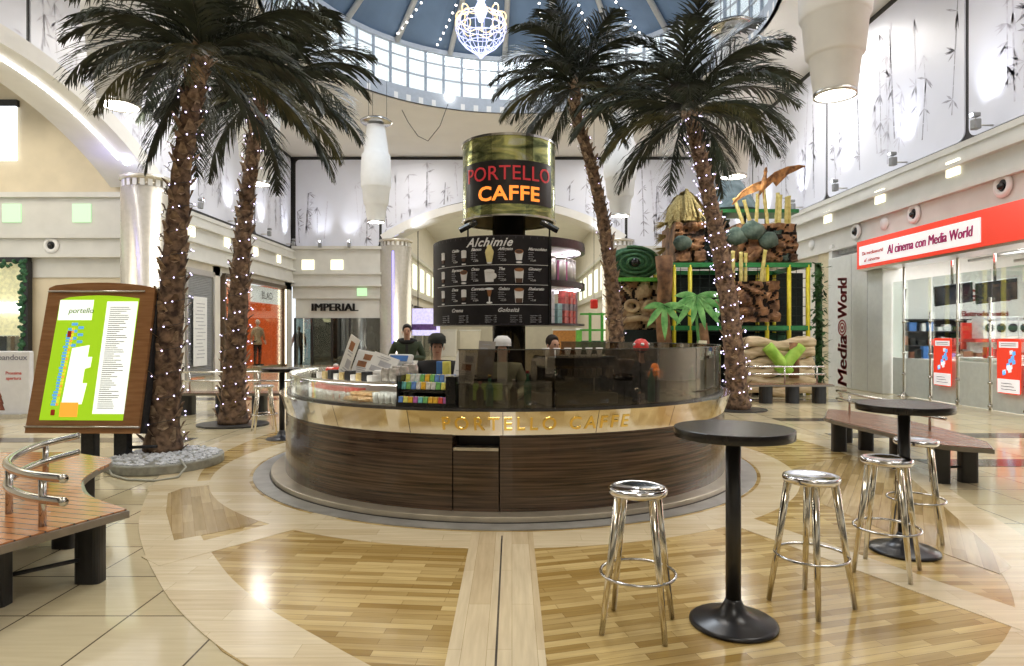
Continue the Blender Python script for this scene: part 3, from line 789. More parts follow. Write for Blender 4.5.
MB().arc(1.95, 2.70, 0, 2*PI, .953, .968, 120).build('worktop', mat('worktop_dark', (.05, .045, .04), .25, noise=.2), K)
MB().arc(1.95, 2.0, 0, 2*PI, .062, .953, 80).build('inner_wall', mat('inner_dark', (.06, .055, .05), .4, noise=.2), K)
# gold lettering on the band
def drum(rad, uc=0.0, ac=FA, lift=.004, z0=0.0, slope=0.0):
    def f(u, v, w_):
        r = rad + lift + w_ + slope*v; a = ac + (u+uc)/rad
        return (r*math.cos(a), r*math.sin(a), z0+v)
    return f
uc = (ang(538)-FA)*2.745
text_obj('lettering', [('PORTELLO CAFFE', .165, 0, 0, 0, 0, 1.38, .002, 'CENTER')], gold, K, drum(2.715, uc, z0=.785, slope=.32, lift=.012))
# smoked glass screen
a0, a1 = ang(457), R(70)
n = 9
for i in range(n):
    s0 = a0+(a1-a0)*i/n; s1 = a0+(a1-a0)*(i+1)/n
    MB().arc(2.655, 2.665, s0+.002, s1-.002, .968, 1.49, 10).build('smoked_glass_screen', smoke, K)
MB().arc(2.65, 2.67, a0, a1, 1.488, 1.497, 90).build('glass_top_edge', mat('glass_edge', (.08, .08, .07), .2, noise=.1), K)
# ---- curved clear display case on the left
DCs = thing('display_case', 'curved clear glass display case of sweets on the left of the counter', 'display case', (KX, KY, 0))
c0, c1 = R(170)-2*PI, ang(392)
for i in range(6):
    s0 = c0+(c1-c0)*i/6; s1 = c0+(c1-c0)*(i+1)/6
    MB().arc(2.655, 2.662, s0+.002, s1-.002, .975, 1.165, 8).build('glass_front', clear, DCs)
MB().arc(2.2, 2.665, c0, c1, 1.165, 1.175, 60).build('glass_shelf', clear, DCs)
MB().arc(2.66, 2.672, c0, c1, 1.16, 1.18, 60).build('steel_rim', steel, DCs)
MB().arc(2.62, 2.64, c0, c1, 1.152, 1.160, 60).build('light_strip', mat('case_fill_glow', (1, 1, 1), .4, emit=(1, .96, .9), estr=7), DCs)  # glowing strip added to brighten the dim goods in the case
MB().arc(2.15, 2.17, c0, c1, .97, 1.17, 60).build('back_panel', mat('case_back', (.55, .53, .5), .3, noise=.05), DCs)
MB().arc(2.17, 2.65, c0, c1, .969, .976, 60).build('tray_floor', steel, DCs)
def kp(a, r, z=0.0): return (KX+r*math.cos(a), KY+r*math.sin(a), z)
rng = random.Random(21)
# candy boxes, pastries, trays inside
cols6 = [mat('box_red', (.75, .06, .04), .4, noise=.15), mat('box_white', (.75, .73, .70), .4, noise=.1), mat('box_pink', (.8, .45, .45), .4, noise=.15)]
proto = None
cm = MB().box((0, 0, .055), (.10, .07, .11)).build('candy_box', [cols6[0]], bevel=.006)
k = 0
for i in range(13):
    a = ang(289)+.0 + (ang(336)-ang(289))*i/12
    for q in range(1):
        o = cm if k == 0 else cm.copy()
        if k: col.objects.link(o)
        o.location = kp(a, 2.42, .978); o.rotation_euler = (0, 0, a); k += 1
        tag(o, 'red candy box in the back row of the curved display case', 'candy box', 'red candy boxes in the display case')
def croissant():
    mb = MB(); pts = []; rs = []
    for i in range(13):
        u = -1+2*i/12; a = u*1.5; pts.append((.05*math.sin(a), .05*(1-math.cos(a)), .022)); rs.append(.006+.02*(1-u*u)*(1+.16*math.cos(i*PI)))
    return mb.tube(pts, rs, 8)
pm = croissant().build('croissant', mat('pastry', (.60, .33, .12), .55, nscale=12, color2=(.85, .62, .34)))
k = 0
for r_, zz in ((2.56, .978), (2.46, .978), (2.51, 1.02), (2.36, .978), (2.42, 1.02)):
    for i in range(11):
        a = ang(337) + (ang(364)-ang(337))*(i+.5*(zz > 1))/11
        o = pm if k == 0 else pm.copy()
        if k: col.objects.link(o)
        o.location = kp(a, r_, zz); o.rotation_euler = (0, 0, rng.uniform(0, 6)); k += 1
        tag(o, 'golden croissant in the heap inside the curved display case', 'croissant', 'croissants heaped in the display case')
gm = MB(); gm.lathe([(0, 0), (.022, 0), (.03, .075), (.027, .075), (.02, .006), (0, .006)], n=14); gm = gm.build('small_glass', mat('frosted_cup', (.75, .75, .72), .25, noise=.1))
k = 0
for r_ in (2.60, 2.53):
    for i in range(12):
        a = ang(287)+(ang(334)-ang(287))*i/11
        o = gm if k == 0 else gm.copy()
        if k: col.objects.link(o)
        o.location = kp(a, r_, .978); k += 1
        tag(o, 'small pale dessert cup in the front rows of the display case', 'cup', 'dessert cups in the display case')
for i in range(8):
    a = ang(366)+(ang(386)-ang(366))*(i % 4)/3; r_ = 2.57 if i < 4 else 2.46
    o = gm.copy(); col.objects.link(o); o.location = kp(a, r_, .978); o.scale = (1.25, 1.25, 1.3)
    tag(o, 'larger pale dessert cup at the right end of the display case', 'cup', 'larger dessert cups at the right end of the case')
# stuff on the display case top
def card(name, a, r, z, w_, h, lean, mats, label, cat, yaw=0.0, tilt=0.0, draw=None):
    t = thing(name, label, cat, kp(a, r, z), a+PI/2+yaw)
    M = Matrix.Rotation(tilt, 3, 'Y') @ Matrix.Rotation(-lean, 3, 'X')
    o = MB().box((0, 0, h/2), (w_, .006, h)).build('sheet', mats[0], t); o.rotation_euler = M.to_euler()
    mb = MB(); rr_ = random.Random(hash(label) % 999 if False else len(label)*7)
    zz = h*.9
    while zz > h*.1:
        if rr_.random() < .35 and zz > h*.4:
            mb.box((rr_.uniform(-.2, .2)*w_, -.005, zz-h*.12), (w_*.45, .003, h*.2), 1+(rr_.random() < .4)); zz -= h*.26
        else:
            mb.box((rr_.uniform(-.1, .1)*w_, -.005, zz), (w_*rr_.uniform(.4, .75), .003, h*.025), 0); zz -= h*.07
    q = mb.build('print', [greytxt, coffee, mats[1] if len(mats) > 1 else greytxt], t); q.rotation_euler = M.to_euler()
    MB().box((0, .03, .012), (w_*.9, .09, .02)).build('stand', clear, t)
    return t
wcard = mat('card_white', (.80, .80, .78), .4, noise=.03)
card('menu_card', ang(318), 2.45, 1.176, .17, .46, R(8), [wcard], 'tall narrow white menu card leaning right on the display case, beside the red box', 'menu card', tilt=R(22))
card('menu_card', ang(331), 2.38, 1.176, .30, .30, R(20), [wcard, redm], 'menu card with brown drink photos behind the display case top', 'menu card', tilt=R(6))
card('menu_card', ang(352), 2.40, 1.176, .34, .27, R(24), [wcard], 'wide white price card on the display case top', 'menu card', tilt=R(14))
card('menu_card', ang(376), 2.3, 1.176, .22, .22, R(30), [wcard, blue_plain], 'small white card right of the blue and white scale', 'menu card')
tb = thing('red_box', 'glossy red box with white knob at the far left of the display case', 'box', kp(ang(303), 2.35, 1.176), ang(303)+PI/2)
MB().box((0, 0, .05), (.2, .16, .1)).build('body', mat('red_gloss', (.75, .05, .02), .25, noise=.05), tb, .02); MB().lathe([(0, .14), (.025, .13), (.03, .1), (.02, .1)], n=16).build('knob', white, tb)
sca = thing('counter_scale', 'white shop scale with blue display on the display case top', 'scale', kp(ang(366), 2.3, 1.176), ang(366)+PI/2)
MB().box((0, 0, .05), (.34, .28, .1)).build('body', white, sca, .03)
o = MB().box((0, 0, .0), (.30, .05, .11)).build('display_head', white, sca, .02); o.location = (0, .1, .2); o.rotation_euler = (R(-25), 0, 0)
MB().box((0, -.03, 0), (.22, .01, .06)).build('screen', blue_plain, o)
MB().box((0, .1, .13), (.05, .04, .1)).build('neck', steel, sca)
mk = MB(); mk.lathe([(0, 0), (.05, 0), (.055, .02), (.055, .13), (.045, .15), (.045, .16), (0, .16)], n=16); mk = mk.build('glass_jar', mat('jar_glassy', (.45, .42, .38), .15, .3, noise=.3, nscale=20)); 
for i in range(9):
    o = mk if i == 0 else mk.copy()
    if i: col.objects.link(o)
    o.location = kp(ang(372+i*3), 2.5-.12*(i % 3), 1.176 if i < 6 else .978); o.scale = (.9, .9, .8+.1*(i % 3))
    tag(o, 'small lidded jar at the right end of the display case', 'jar', 'jars at the right end of the display case')
for i in range(10):
    bx = MB().box((0, 0, .03+.008*(i % 3)), (.09, .07, .06+.016*(i % 3)))
    o = bx.build('snack_box', [cols6[1], mat('snack_gold', (.6, .45, .2), .4, noise=.2), blackm][i % 3], bevel=.006)
    o.location = kp(ang(307+i*6), 2.55, 1.176); o.rotation_euler = (0, 0, ang(307+i*6))
    tag(o, 'small %s packet on the glass top of the display case' % ['white', 'tan', 'black'][i % 3], 'packet', 'small %s packets on the display case' % ['white', 'tan', 'black'][i % 3])
# ---- black candy rack
ac = ang(423)
rk = thing('candy_rack', 'black two-tier rack of colourful sweets on the counter edge', 'rack', kp(ac, 2.55, .968), ac+PI/2)
mb = MB(); mb.box((0, .17, .14), (.58, .015, .28)); mb.box((-.285, .04, .14), (.012, .26, .28)); mb.box((.285, .04, .14), (.012, .26, .28)); mb.box((0, .03, .006), (.58, .28, .012)); mb.box((0, .06, .13), (.58, .22, .01)); mb.box((0, -.10, .02), (.58, .01, .035)); mb.box((0, -.04, .14), (.58, .01, .02)); mb.box((.24, .03, .14), (.09, .27, .28))
mb.build('frame', blackg, rk)
cc = [(.75, .1, .08), (.85, .5, .05), (.2, .5, .15), (.15, .3, .7), (.85, .8, .2), (.75, .75, .72), (.5, .15, .45), (.2, .6, .6)]
cmts = [mat('sweet_%d' % i, c, .35, noise=.2, nscale=30) for i, c in enumerate(cc)]
names = ['red', 'orange', 'green', 'blue', 'yellow', 'white', 'purple', 'teal']
Mrk = Matrix.Translation(rk.location) @ Matrix.Rotation(ac+PI/2, 4, 'Z')
rng = random.Random(4)
sm = []
for ci in range(8):
    sm.append(MB().box((0, 0, 0), (.042, .02, .07)).build('sweets_packet', cmts[ci], bevel=.004))
first = [True]*8
for row, (zz, yy) in enumerate(((.055, -.08), (.055, -.05), (.185, -.01), (.185, .03), (.25, .08), (.25, .12))):
    for i in range(10):
        ci = rng.randrange(8)
        if row >= 2: ci = rng.choice([1, 2, 3, 4, 5, 5, 7])
        o = sm[ci] if first[ci] else sm[ci].copy()
        if not first[ci]: col.objects.link(o)
        first[ci] = False
        p = Mrk @ Vector((-.255+i*.049, yy, zz)); o.location = p; o.rotation_euler = (R(-12), 0, ac+PI/2)
        tag(o, '%s sweets packet standing in the black candy rack' % names[ci], 'packet', '%s packets in the black candy rack' % names[ci])
for ci in range(8):
    if first[ci]: bpy.data.objects.remove(sm[ci])
# juice cartons, posters on the counter
for i, px in enumerate((424, 431)):
    t = thing('juice_carton', ['blue and white juice carton standing behind the candy rack', 'yellow and green juice carton behind the candy rack, right of the blue one'][i], 'carton', kp(ang(px), 2.30, 1.25-.28+.0), ang(px))
    t.location.z = .968
    MB().box((0, 0, .2), (.07, .07, .40)).build('body', [blue_plain, mat('carton_yellow', (.75, .7, .15), .4, noise=.2)][i], t, .006); MB().box((-.0, 0, .2), (.074, .074, .15)).build('label_band', white, t)
for i in range(5):
    o = MB().box((0, 0, .06), (.1, .07, .12)).build('snack_box', [cols6[1], cmts[1], cmts[4], cmts[6], cmts[5]][i], bevel=.006); o.location = kp(ang(398+i*5), 2.33, .968); o.scale = (1, 1, 1.6+.3*(i % 2))
    tag(o, ['white snack box furthest left behind the candy rack', 'orange snack box behind the candy rack', 'yellow snack box behind the candy rack', 'purple snack box behind the candy rack', 'white snack box next to the blue carton behind the candy rack'][i], 'box')
card('poster', ang(455), 2.42, 1.17, .20, .30, R(14), [wcard], 'white ice cream poster leaning on the candy rack\'s right end', 'poster', tilt=R(6))
tb = [o for o in col.objects if o.get('label', '').startswith('white ice cream poster')][0]
MB().box((0, 0, -.1), (.16, .16, .2)).build('riser', blackm, tb)
card('poster', ang(471), 1.9, 1.2, .17, .36, R(6), [mat('card_grey', (.40, .37, .34), .4, noise=.1)], 'grey menu poster above the glass, left of the black column', 'poster', tilt=R(4))
tb = [o for o in col.objects if o.get('label', '').startswith('grey menu poster')][0]
MB().tube([(0, 0, -.23), (0, 0, .0)], .015, 8).build('post', black, tb)
# ---- behind the smoked glass: machines
def espresso(loc, rz, label):
    t = thing('espresso_machine', label, 'coffee machine', loc, rz)
    MB().box((0, 0, .06), (.72, .46, .1)).build('drip_base', steel, t, .01)
    MB().box((0, .13, .26), (.72, .2, .32)).build('back_body', chromed, t, .02); MB().box((0, -.02, .40), (.72, .44, .12)).build('top', chrome, t, .03)
    for x in (-.2, .2):
        g = MB().tube([(x, -.1, .34), (x, -.1, .28)], .035, 12).build('group_head', chrome, t); MB().tube([(x, -.12, .27), (x, -.32, .25)], .014, 8).build('handle', black, g)
    for x in (-.31, .31): MB().tube([(x, -.2, .36), (x, -.24, .26), (x, -.22, .14)], .007, 6).build('steam_wand', chrome, t)
    mb = MB()
    for i in range(6): mb.lathe([(.02, .465), (.035, .53), (.033, .53), (.018, .468), (0, .468)], (-.28+i*.11, 0, 0), 12)
    mb.build('cup_row', white, t)
    return t
espresso(kp(ang(590), 2.32, .968), ang(590)+PI/2, 'steel espresso machine behind the smoked glass below the menu tower')
def grinder(loc, rz, label):
    t = thing('coffee_grinder', label, 'grinder', loc, rz)
    MB().box((0, 0, .12), (.16, .2, .24)).build('body', blackg, t, .02); MB().lathe([(.03, .24), (.085, .38), (.085, .41), (0, .42)], n=18).build('hopper', mat('hopper_brown', (.12, .07, .04), .15, noise=.2), t)
    MB().tube([(0, -.1, .12), (0, -.18, .11)], .02, 8).build('spout', chrome, t)
    return t
grinder(kp(ang(625), 2.3, .968), ang(625)+PI/2, 'black coffee grinder behind the smoked glass, left of the red and white cap')
g2 = grinder(kp(ang(655), 2.3, .968), ang(655)+PI/2, 'black coffee grinder behind the smoked glass, right of the red and white cap')
of = thing('orange_lamp_bowl', 'glass bowl of glowing orange balls standing for an orange lamp behind the smoked glass at right', 'bowl', kp(ang(686), 2.35, 1.16))
MB().lathe([(0, 0), (.06, 0), (.13, .10), (.125, .10), (.055, .008), (0, .008)], n=24).build('bowl', clear, of)
MB().box((0, 0, -.095), (.18, .18, .19)).build('riser', blackm, of)
om = MB().ball((0, 0, 0), .042, sub=2).build('orange', orange)  # emissive balls put in to stand for an orange lamp
for i, (x, y, z) in enumerate(((-.04, 0, .06), (.045, .01, .06), (0, -.06, .08), (0, .05, .09), (-.01, 0, .13))):
    o = om if i == 0 else om.copy()
    if i: col.objects.link(o)
    o.location = Vector(of.location) + Vector((x, y, z)); tag(o, 'glowing orange ball in the glass bowl behind the smoked screen', 'orange', 'glowing orange balls in the glass bowl')
t = thing('paper_cup_stack', 'green capped bottle behind the smoked glass left of the glowing orange balls', 'bottle', kp(ang(668), 2.5, .968)); t.name = 'bottle'
MB().lathe([(0, 0), (.035, 0), (.037, .02), (.037, .2), (.014, .27), (.014, .3), (0, .3)], n=16).build('body', mat('bottle_green', (.06, .35, .2), .2, noise=.1), t); MB().cyl((0, 0, .3), .017, .03, 12).build('cap', white, t)
t = thing('price_rack', 'white slatted menu rack behind the smoked glass beside the striped apron', 'menu rack', kp(ang(594), 2.52, 1.25), ang(594)+PI/2)
mb = MB()
for i in range(6): mb.box((-.15+i*.06, 0, .09), (.045, .008, .2), M=Matrix.Rotation(R(8), 3, 'X'))
mb.build('card', wcard, t); MB().box((0, .03, -.02), (.36, .02, .02)).build('rail', steel, t); MB().tube([(.1, .03, -.28), (.1, .03, -.02)], .01, 6).build('post', steel, t)
for i, (px, hh, c) in enumerate(((476, .20, .9), (487, .26, .9), (515, .22, .9), (531, .3, .9), (706, .24, .9), (716, .3, .9))):
    t = thing('bottle', ['short dark bottle at the left end of the smoked glass', 'taller bottle left of the white-capped barista', 'syrup bottle right of the white-capped barista', 'tall bottle under the black column', 'dark bottle at the right end of the smoked glass', 'tallest dark bottle at the right end of the smoked glass'][i], 'bottle', kp(ang(px), 2.45, .968))
    MB().lathe([(0, 0), (.034, 0), (.036, .02), (.036, hh*.65), (.013, hh*.85), (.013, hh), (0, hh)], n=16).build('body', [mat('bottle_brown', (.08, .04, .02), .15, noise=.2), mat('bottle_green', (.06, .35, .2), .2)][i % 2], t)
    MB().cyl((0, 0, hh), .016, .025, 10).build('cap', [redm, gold, white][i % 3], t)
# green-lit fridge low glass reflection source: refrigerated unit in the ring
t = thing('fridge_unit', 'dark undercounter fridge with green glow behind the smoked glass', 'fridge', kp(ang(478), 2.2, .968), ang(478)+PI/2)
MB().box((0, 0, .12), (.42, .26, .24)).build('body', blackg, t, .01); MB().box((0, -.135, .12), (.36, .01, .16)).build('door', mat('fridge_green', (.12, .2, .03), .3, emit=(.3, .45, .05), estr=.25), t)

# ================================================================== MENU TOWER
T = thing('menu_tower', 'central cafe tower with curved black menu board and shelves', 'tower', (KX+.04, KY, 0))
MB().cyl((0, 0, 0), .33, .97, 32).build('base_cabinet', blackg, T)
MB().cyl((0, 0, .97), .215, 2.4, 32).build('column', blackg, T)
MB().arc(.21, .98, 0, 2*PI, 1.73, 1.755, 72).build('bottom_plate', mat('plum_black', (.035, .028, .035), .3, noise=.2), T)
MB().arc(.21, .98, 0, 2*PI, 2.73, 2.77, 72).build('top_plate', mat('plum_black', (.035, .028, .035)), T)
ma1 = FA + R(28.5)
mb = MB(); mb.arc(.955, .98, ma1-2*PI+R(135), ma1, 1.74, 2.76, 90); mb.build('menu_board', blackpan, T)
MB().arc(.93, .99, ma1, ma1+R(2), 1.74, 2.76, 3).build('board_edge', blackg, T)
# shelf niche on the right
sh0, sh1 = ma1+R(1), ma1+R(125)
MB().arc(.42, .44, sh0, sh1, 1.75, 2.73, 40).build('niche_back', mat('niche_back', (.45, .43, .45), .4, noise=.05), T)
MB().arc(.3, .98, sh0, sh1, 2.22, 2.265, 40).build('shelf', mat('plum_black', (.035, .028, .035)), T)
MB().arc(.93, .985, sh0, sh1, 2.66, 2.735, 40).build('shelf_valance', mat('plum_black', (.035, .028, .035)), T)
MB().arc(.90, .93, sh0, sh1, 2.69, 2.715, 40).build('light_strip', pinkled, T); MB().arc(.90, .93, sh0, sh1, 2.195, 2.22, 40).build('light_strip', pinkled, T)
MB().arc(.93, .985, sh0, sh1, 2.19, 2.265, 40).build('shelf_front', mat('plum_black', (.035, .028, .035)), T)
# board graphics: fn with centre px at the tower
TR = .98
def tw(px):     # arc length on the board seen at column px
    u = (px-CX)/F; cx = KX+.04; a, b, c = 1+u*u, -2*(u*cx+KY), cx*cx+KY*KY-TR*TR
    y = (-b-math.sqrt(max(0, b*b-4*a*c)))/(2*a); return (math.atan2(y-KY, u*y-cx)-FA)*TR
dt = drum(TR, 0, lift=.001)
items = [('Alchimie', .14, tw(488), 2.645, 0, .45, 1.12, .004, 'CENTER')]
cols_px = [(443, 452), (463, 471), (490, 498), (519, 528)]
rows_z = [2.545, 2.315, 2.085]
head = [['Caldo', 'Bianco', 'Affogato', 'Marocchino'], ['Espresso', 'Orzo', 'The', 'Ginseng'], ['Deca', 'Corretto', 'Gelato', 'Shakerato']]
for ri, z in enumerate(rows_z):
    for ci, (p0, p1) in enumerate(cols_px):
        u = tw(p1)
        items.append((head[ri][ci], .048, u, z+.05, 0, .45, 1.0, .001, 'LEFT'))
        for q in range(4): items.append(('caffe latte panna'[: 9+((q*3+ci) % 6)], .018, u, z+.02-.024*q, 1, 0, 1, 0, 'LEFT'))
        items.append(('e 2,50', .026, u+.03, z-.075, 0, 0, 1, 0, 'LEFT'))
items += [('Crema', .06, tw(457), 1.885, 0, .45, 1.1, .001, 'CENTER'), ('Golosità', .065, tw(508), 1.885, 0, .45, 1.1, .002, 'CENTER')]
for c_, px in enumerate((443, 459, 485, 510, 530)):
    for q in range(4): items.append(('espresso      1,00' if q % 2 else 'cappuccino  1,50', .02, tw(px), 1.835-.024*q, 1, 0, 1, 0, 'LEFT'))
text_obj('lettering', items, [chalk, greytxt], T, dt)
mb = MB()
for z in (2.425, 2.195, 1.965):
    a0_ = FA+tw(438)/TR; a1_ = ma1-.01; mb.arc(TR+.001, TR+.004, a0_, a1_, z, z+.005, 40)
mb.build('divider_lines', chalk, T)
def P2(poly): return poly
def drink(kind, u, z):
    mb = MB()
    f = lambda a, b, c: dt(a+u, b+z, c)
    def rec(x0, x1, y0, y1, mi, tw_=1.0): mb.prism_map([(x0*tw_, y0), (x1*tw_, y0), (x1, y1), (x0, y1)], f, .006 if mi == 0 else .009, mi)
    def ell(cx, cy, rx, ry, mi, t=.01): mb.prism_map([(cx+rx*math.cos(2*PI*i/16), cy+ry*math.sin(2*PI*i/16)) for i in range(16)], f, t, mi)
    if kind == 0: rec(-.035, .035, -.02, .06, 0); rec(-.03, .03, -.06, -.02, 2, .7); rec(-.028, .028, -.10, -.085, 0); ell(0, .06, .035, .012, 0)
    elif kind == 1: rec(-.05, .05, -.06, .04, 0, .65); ell(0, .04, .05, .026, 1); ell(0, -.085, .035, .012, 0); ell(0, .04, .04, .018, 2, .012)
    elif kind == 2: rec(-.05, .05, -.08, .03, 3, .6); ell(0, .03, .05, .06, 3); ell(0, .08, .03, .04, 3); ell(0, -.09, .03, .01, 0)
    elif kind == 3: rec(-.055, .055, -.09, .06, 0, .75); ell(0, .06, .055, .02, 1); rec(-.04, .04, -.09, -.04, 2, .9)
    elif kind == 4: rec(-.06, .06, -.08, .05, 0, .8); ell(0, .05, .06, .018, 0, .012); mb.prism_map([(.055+.03*math.cos(a), -.01+.035*math.sin(a)) for a in [PI*2*i/14 for i in range(14)]], f, .004, 0)
    elif kind == 5: ell(0, .07, .05, .014, 0); rec(-.03, .03, -.02, .06, 1, .4); rec(-.008, .008, -.08, -.01, 0); ell(0, -.09, .035, .012, 0)
    return mb.build('drink_picture', [chalk, coffee, mat('coffee_dark', (.10, .05, .03), .5, noise=.2), creamc], T)
kinds = [[0, 0, 2, 1], [0, 1, 4, 3], [0, 0, 5, 3]]
for ri in range(3):
    for ci, px in enumerate((443.5, 464, 489.5, 519)):
        drink(kinds[ri][ci], tw(px), rows_z[ri]-.005)
# sign drum
S = thing('sign_drum', 'round metallic green sign drum with red and orange cafe name', 'sign', (KX+.04, KY, 0))
m = bpy.data.materials.new('drum_metal'); m.use_nodes = True; nt = m.node_tree; b = nt.nodes['Principled BSDF']; b.inputs['Roughness'].default_value = .16; b.inputs['Metallic'].default_value = .75
tc = nt.nodes.new('ShaderNodeTexCoord'); mp = nt.nodes.new('ShaderNodeMapping'); mp.inputs['Scale'].default_value = (1.6, 1.6, 4.5); mp.inputs['Rotation'].default_value = (.5, .3, 0)
nz = nt.nodes.new('ShaderNodeTexNoise'); nz.inputs['Scale'].default_value = 1.5; nz.inputs['Detail'].default_value = 3; nz.inputs['Distortion'].default_value = 1.5
rp = nt.nodes.new('ShaderNodeValToRGB'); E = rp.color_ramp.elements; E[0].position = .35; E[0].color = (.10, .12, .05, 1); E[1].position = .68; E[1].color = (.62, .64, .50, 1)
e = E.new(.5); e.color = (.34, .37, .16, 1); e = E.new(.57); e.color = (.55, .55, .20, 1)
nt.links.new(tc.outputs['Object'], mp.inputs['Vector']); nt.links.new(mp.outputs['Vector'], nz.inputs['Vector']); nt.links.new(nz.outputs['Fac'], rp.inputs['Fac']); nt.links.new(rp.outputs['Color'], b.inputs['Base Color'])
MB().arc(.59, .60, 0, 2*PI, 3.08, 4.05, 72).build('drum', m, S)
MB().arc(.585, .61, 0, 2*PI, 3.065, 3.085, 72).build('lower_rim', chromed, S); MB().arc(.585, .612, 0, 2*PI, 4.04, 4.07, 72).build('upper_rim', chromed, S)
MB().arc(.215, .59, 0, 2*PI, 3.30, 3.32, 72).build('underside', mat('drum_inside', (.55, .48, .28), .3, .6, noise=.1), S)
MB().arc(.582, .589, 0, 2*PI, 3.09, 3.30, 72).build('inner_skirt', mat('drum_inside', (.55, .48, .28)), S)
MB().arc(.59, .606, FA-R(62), FA+R(62), 3.21, 3.74, 40).build('name_panel', mat('panel_black', (.015, .013, .012), .3, noise=.2), S)
ds = drum(.606, 0)
o = text_obj('name_lettering', [('PORTELLO', (.25, 1.18), 0, 3.50, 0, 0, 1.02, 0, 'CENTER')], redneon, S, ds); o['label'] = 'dark red thin letters'
o = text_obj('name_lettering', [('CAFFE', (.245, .80), 0, 3.255, 0, 0, 1.05, .008, 'CENTER')], orange, S, ds); o['label'] = 'bright orange bold letters'
for s_, l in ((-1, 'left'), (1, 'right')):
    t = thing('floodlight', 'small black floodlight under the sign drum, %s of the column' % l, 'floodlight', (KX+.04+s_*.50, KY-.50, 2.95))
    o = MB().box((0, 0, 0), (.24, .16, .05)).build('housing', blackg, t, .01); o.rotation_euler = (R(20), R(28)*s_*-1*-1, 0)
    MB().tube([(0, 0, -.18), (0, 0, -.01)], .012, 6).build('bracket', black, t)
# boxes on the shelves
tin = thing('coffee_tin', 'tall pale coffee tin on the upper lit shelf of the tower', 'tin', (0, 0, 0), 0, 'pale tins on the upper lit shelf')
MB().cyl((0, 0, 0), .072, .28, 20).build('body', mat('tin_pale', (.66, .64, .62), .3, .3, noise=.05), tin); MB().cyl((0, 0, .28), .075, .02, 20).build('lid', steel, tin); MB().arc(.0725, .074, R(-70), R(-48), .02, .26, 4).build('stripe', mat('stripe_pink', (.75, .25, .5), .4, noise=.1), tin)
for i in range(5):
    a = sh0+R(9)+R(13.5)*i; p = (KX+.04+.80*math.cos(a), KY+.80*math.sin(a), 2.266)
    if i == 0: tin.location = p; tin.rotation_euler = (0, 0, a-.3)
    else: dup(tin, p, a-.3)
pk = [MB().box((0, 0, .04), (.10, .085, .078)).build('coffee_pack', m_, bevel=.005) for m_ in (mat('pack_white', (.72, .72, .74), .35, noise=.1), mat('pack_teal', (.30, .5, .5), .35, noise=.15), mat('pack_red', (.55, .12, .10), .35, noise=.35, nscale=14), mat('pack_dark', (.25, .2, .22), .35, noise=.35))]
used = [False]*4; nm = ['white', 'teal', 'red', 'dark grey']
for i in range(8):
    for k_ in range(5 if i not in (1,) else 3):
        ci = (0 if i == 0 else 1 if i == 1 else 2 if i in (2, 3, 4) else 3 if i in (5,) else 0 if k_ % 2 else 3)
        if i in (2, 3, 4) and k_ == 2: ci = 3
        o = pk[ci] if not used[ci] else pk[ci].copy()
        if used[ci]: col.objects.link(o)
        used[ci] = True
        a = sh0+R(6)+R(8.6)*i; o.location = (KX+.04+.84*math.cos(a), KY+.84*math.sin(a), 1.757+.08*k_); o.rotation_euler = (0, 0, a)
        tag(o, '%s coffee pack stacked on the lower lit shelf of the tower' % nm[ci], 'pack', '%s packs on the lower lit shelf' % nm[ci])
# ================================================================== HIGH TABLES AND STOOLS
def high_table(x, y, label, h=1.1, r=.325, rb=.24):
    t = thing('high_table', label, 'table', (x, y, .009 if y < 6 else 0))
    MB().cyl((0, 0, h-.052), r, .052, 72).build('tabletop', mat('table_black', (.014, .011, .010), .26, noise=.35, nscale=5, stretch=(1, 14, 1)), t, .004)
    MB().cyl((0, 0, .03), .042, h-.07, 28).build('column', mat('table_post', (.025, .025, .027), .3, noise=.2), t)
    MB().lathe([(0, 0), (rb, 0), (rb, .012), (rb*.93, .022), (rb*.6, .035), (rb*.32, .07), (.05, .12), (.042, .14), (0, .14)], n=48).build('base', mat('base_black', (.02, .02, .024), .28, noise=.2), t)
    return t
high_table(1.245, 3.60, 'round black high table in front, between two steel stools')
high_table(2.94, 4.80, 'round black high table near the curved bench at right')
high_table(wx(282, 9.9), 9.9, 'far black high table by the left side of the cafe counter', r=.30)
def stool(x, y, rz, label, h=.775):
    t = thing('bar_stool', label, 'stool', (x, y, .009 if y < 6 else 0), rz)
    MB().lathe([(0, h-.03), (.12, h-.035), (.150, h-.04), (.160, h-.03), (.163, h-.012), (.158, h), (.148, h+.002), (.12, h-.008), (0, h-.012)], n=48).build('seat', mat('seat_steel', (.80, .80, .82), .10, 1.0, noise=.06, nscale=3), t)
    for k in range(4):
        a = PI/4+k*PI/2; c, s = math.cos(a), math.sin(a)
        MB().tube([(.128*c, .128*s, h-.03), (.238*c, .238*s, 0)], [.024, .015], 12).build('leg', mat('leg_steel', (.72, .68, .58), .14, 1.0, noise=.05), t)
    pts = [(.205*math.cos(2*PI*i/48), .205*math.sin(2*PI*i/48), .30) for i in range(48)]
    MB().tube(pts, .009, 8, closed=True).build('foot_ring', mat('ring_steel', (.60, .60, .60), .16, 1.0), t)
    return t
st = stool(.70, 3.56, R(-20), 'steel bar stool left of the nearest black high table')
for x, y, a, l in ((1.80, 3.85, R(29), 'steel bar stool right of the nearest black high table'), (2.57, 4.39, R(-41), 'steel bar stool directly in front of the second black high table'), (3.25, 5.15, R(60), 'steel bar stool behind the second high table, before the curved bench')):
    dup(st, (x, y, .009), a, l)
dup(st, (wx(264, 10.6), 10.6, 0), R(30), 'far steel bar stool beside the second left palm')

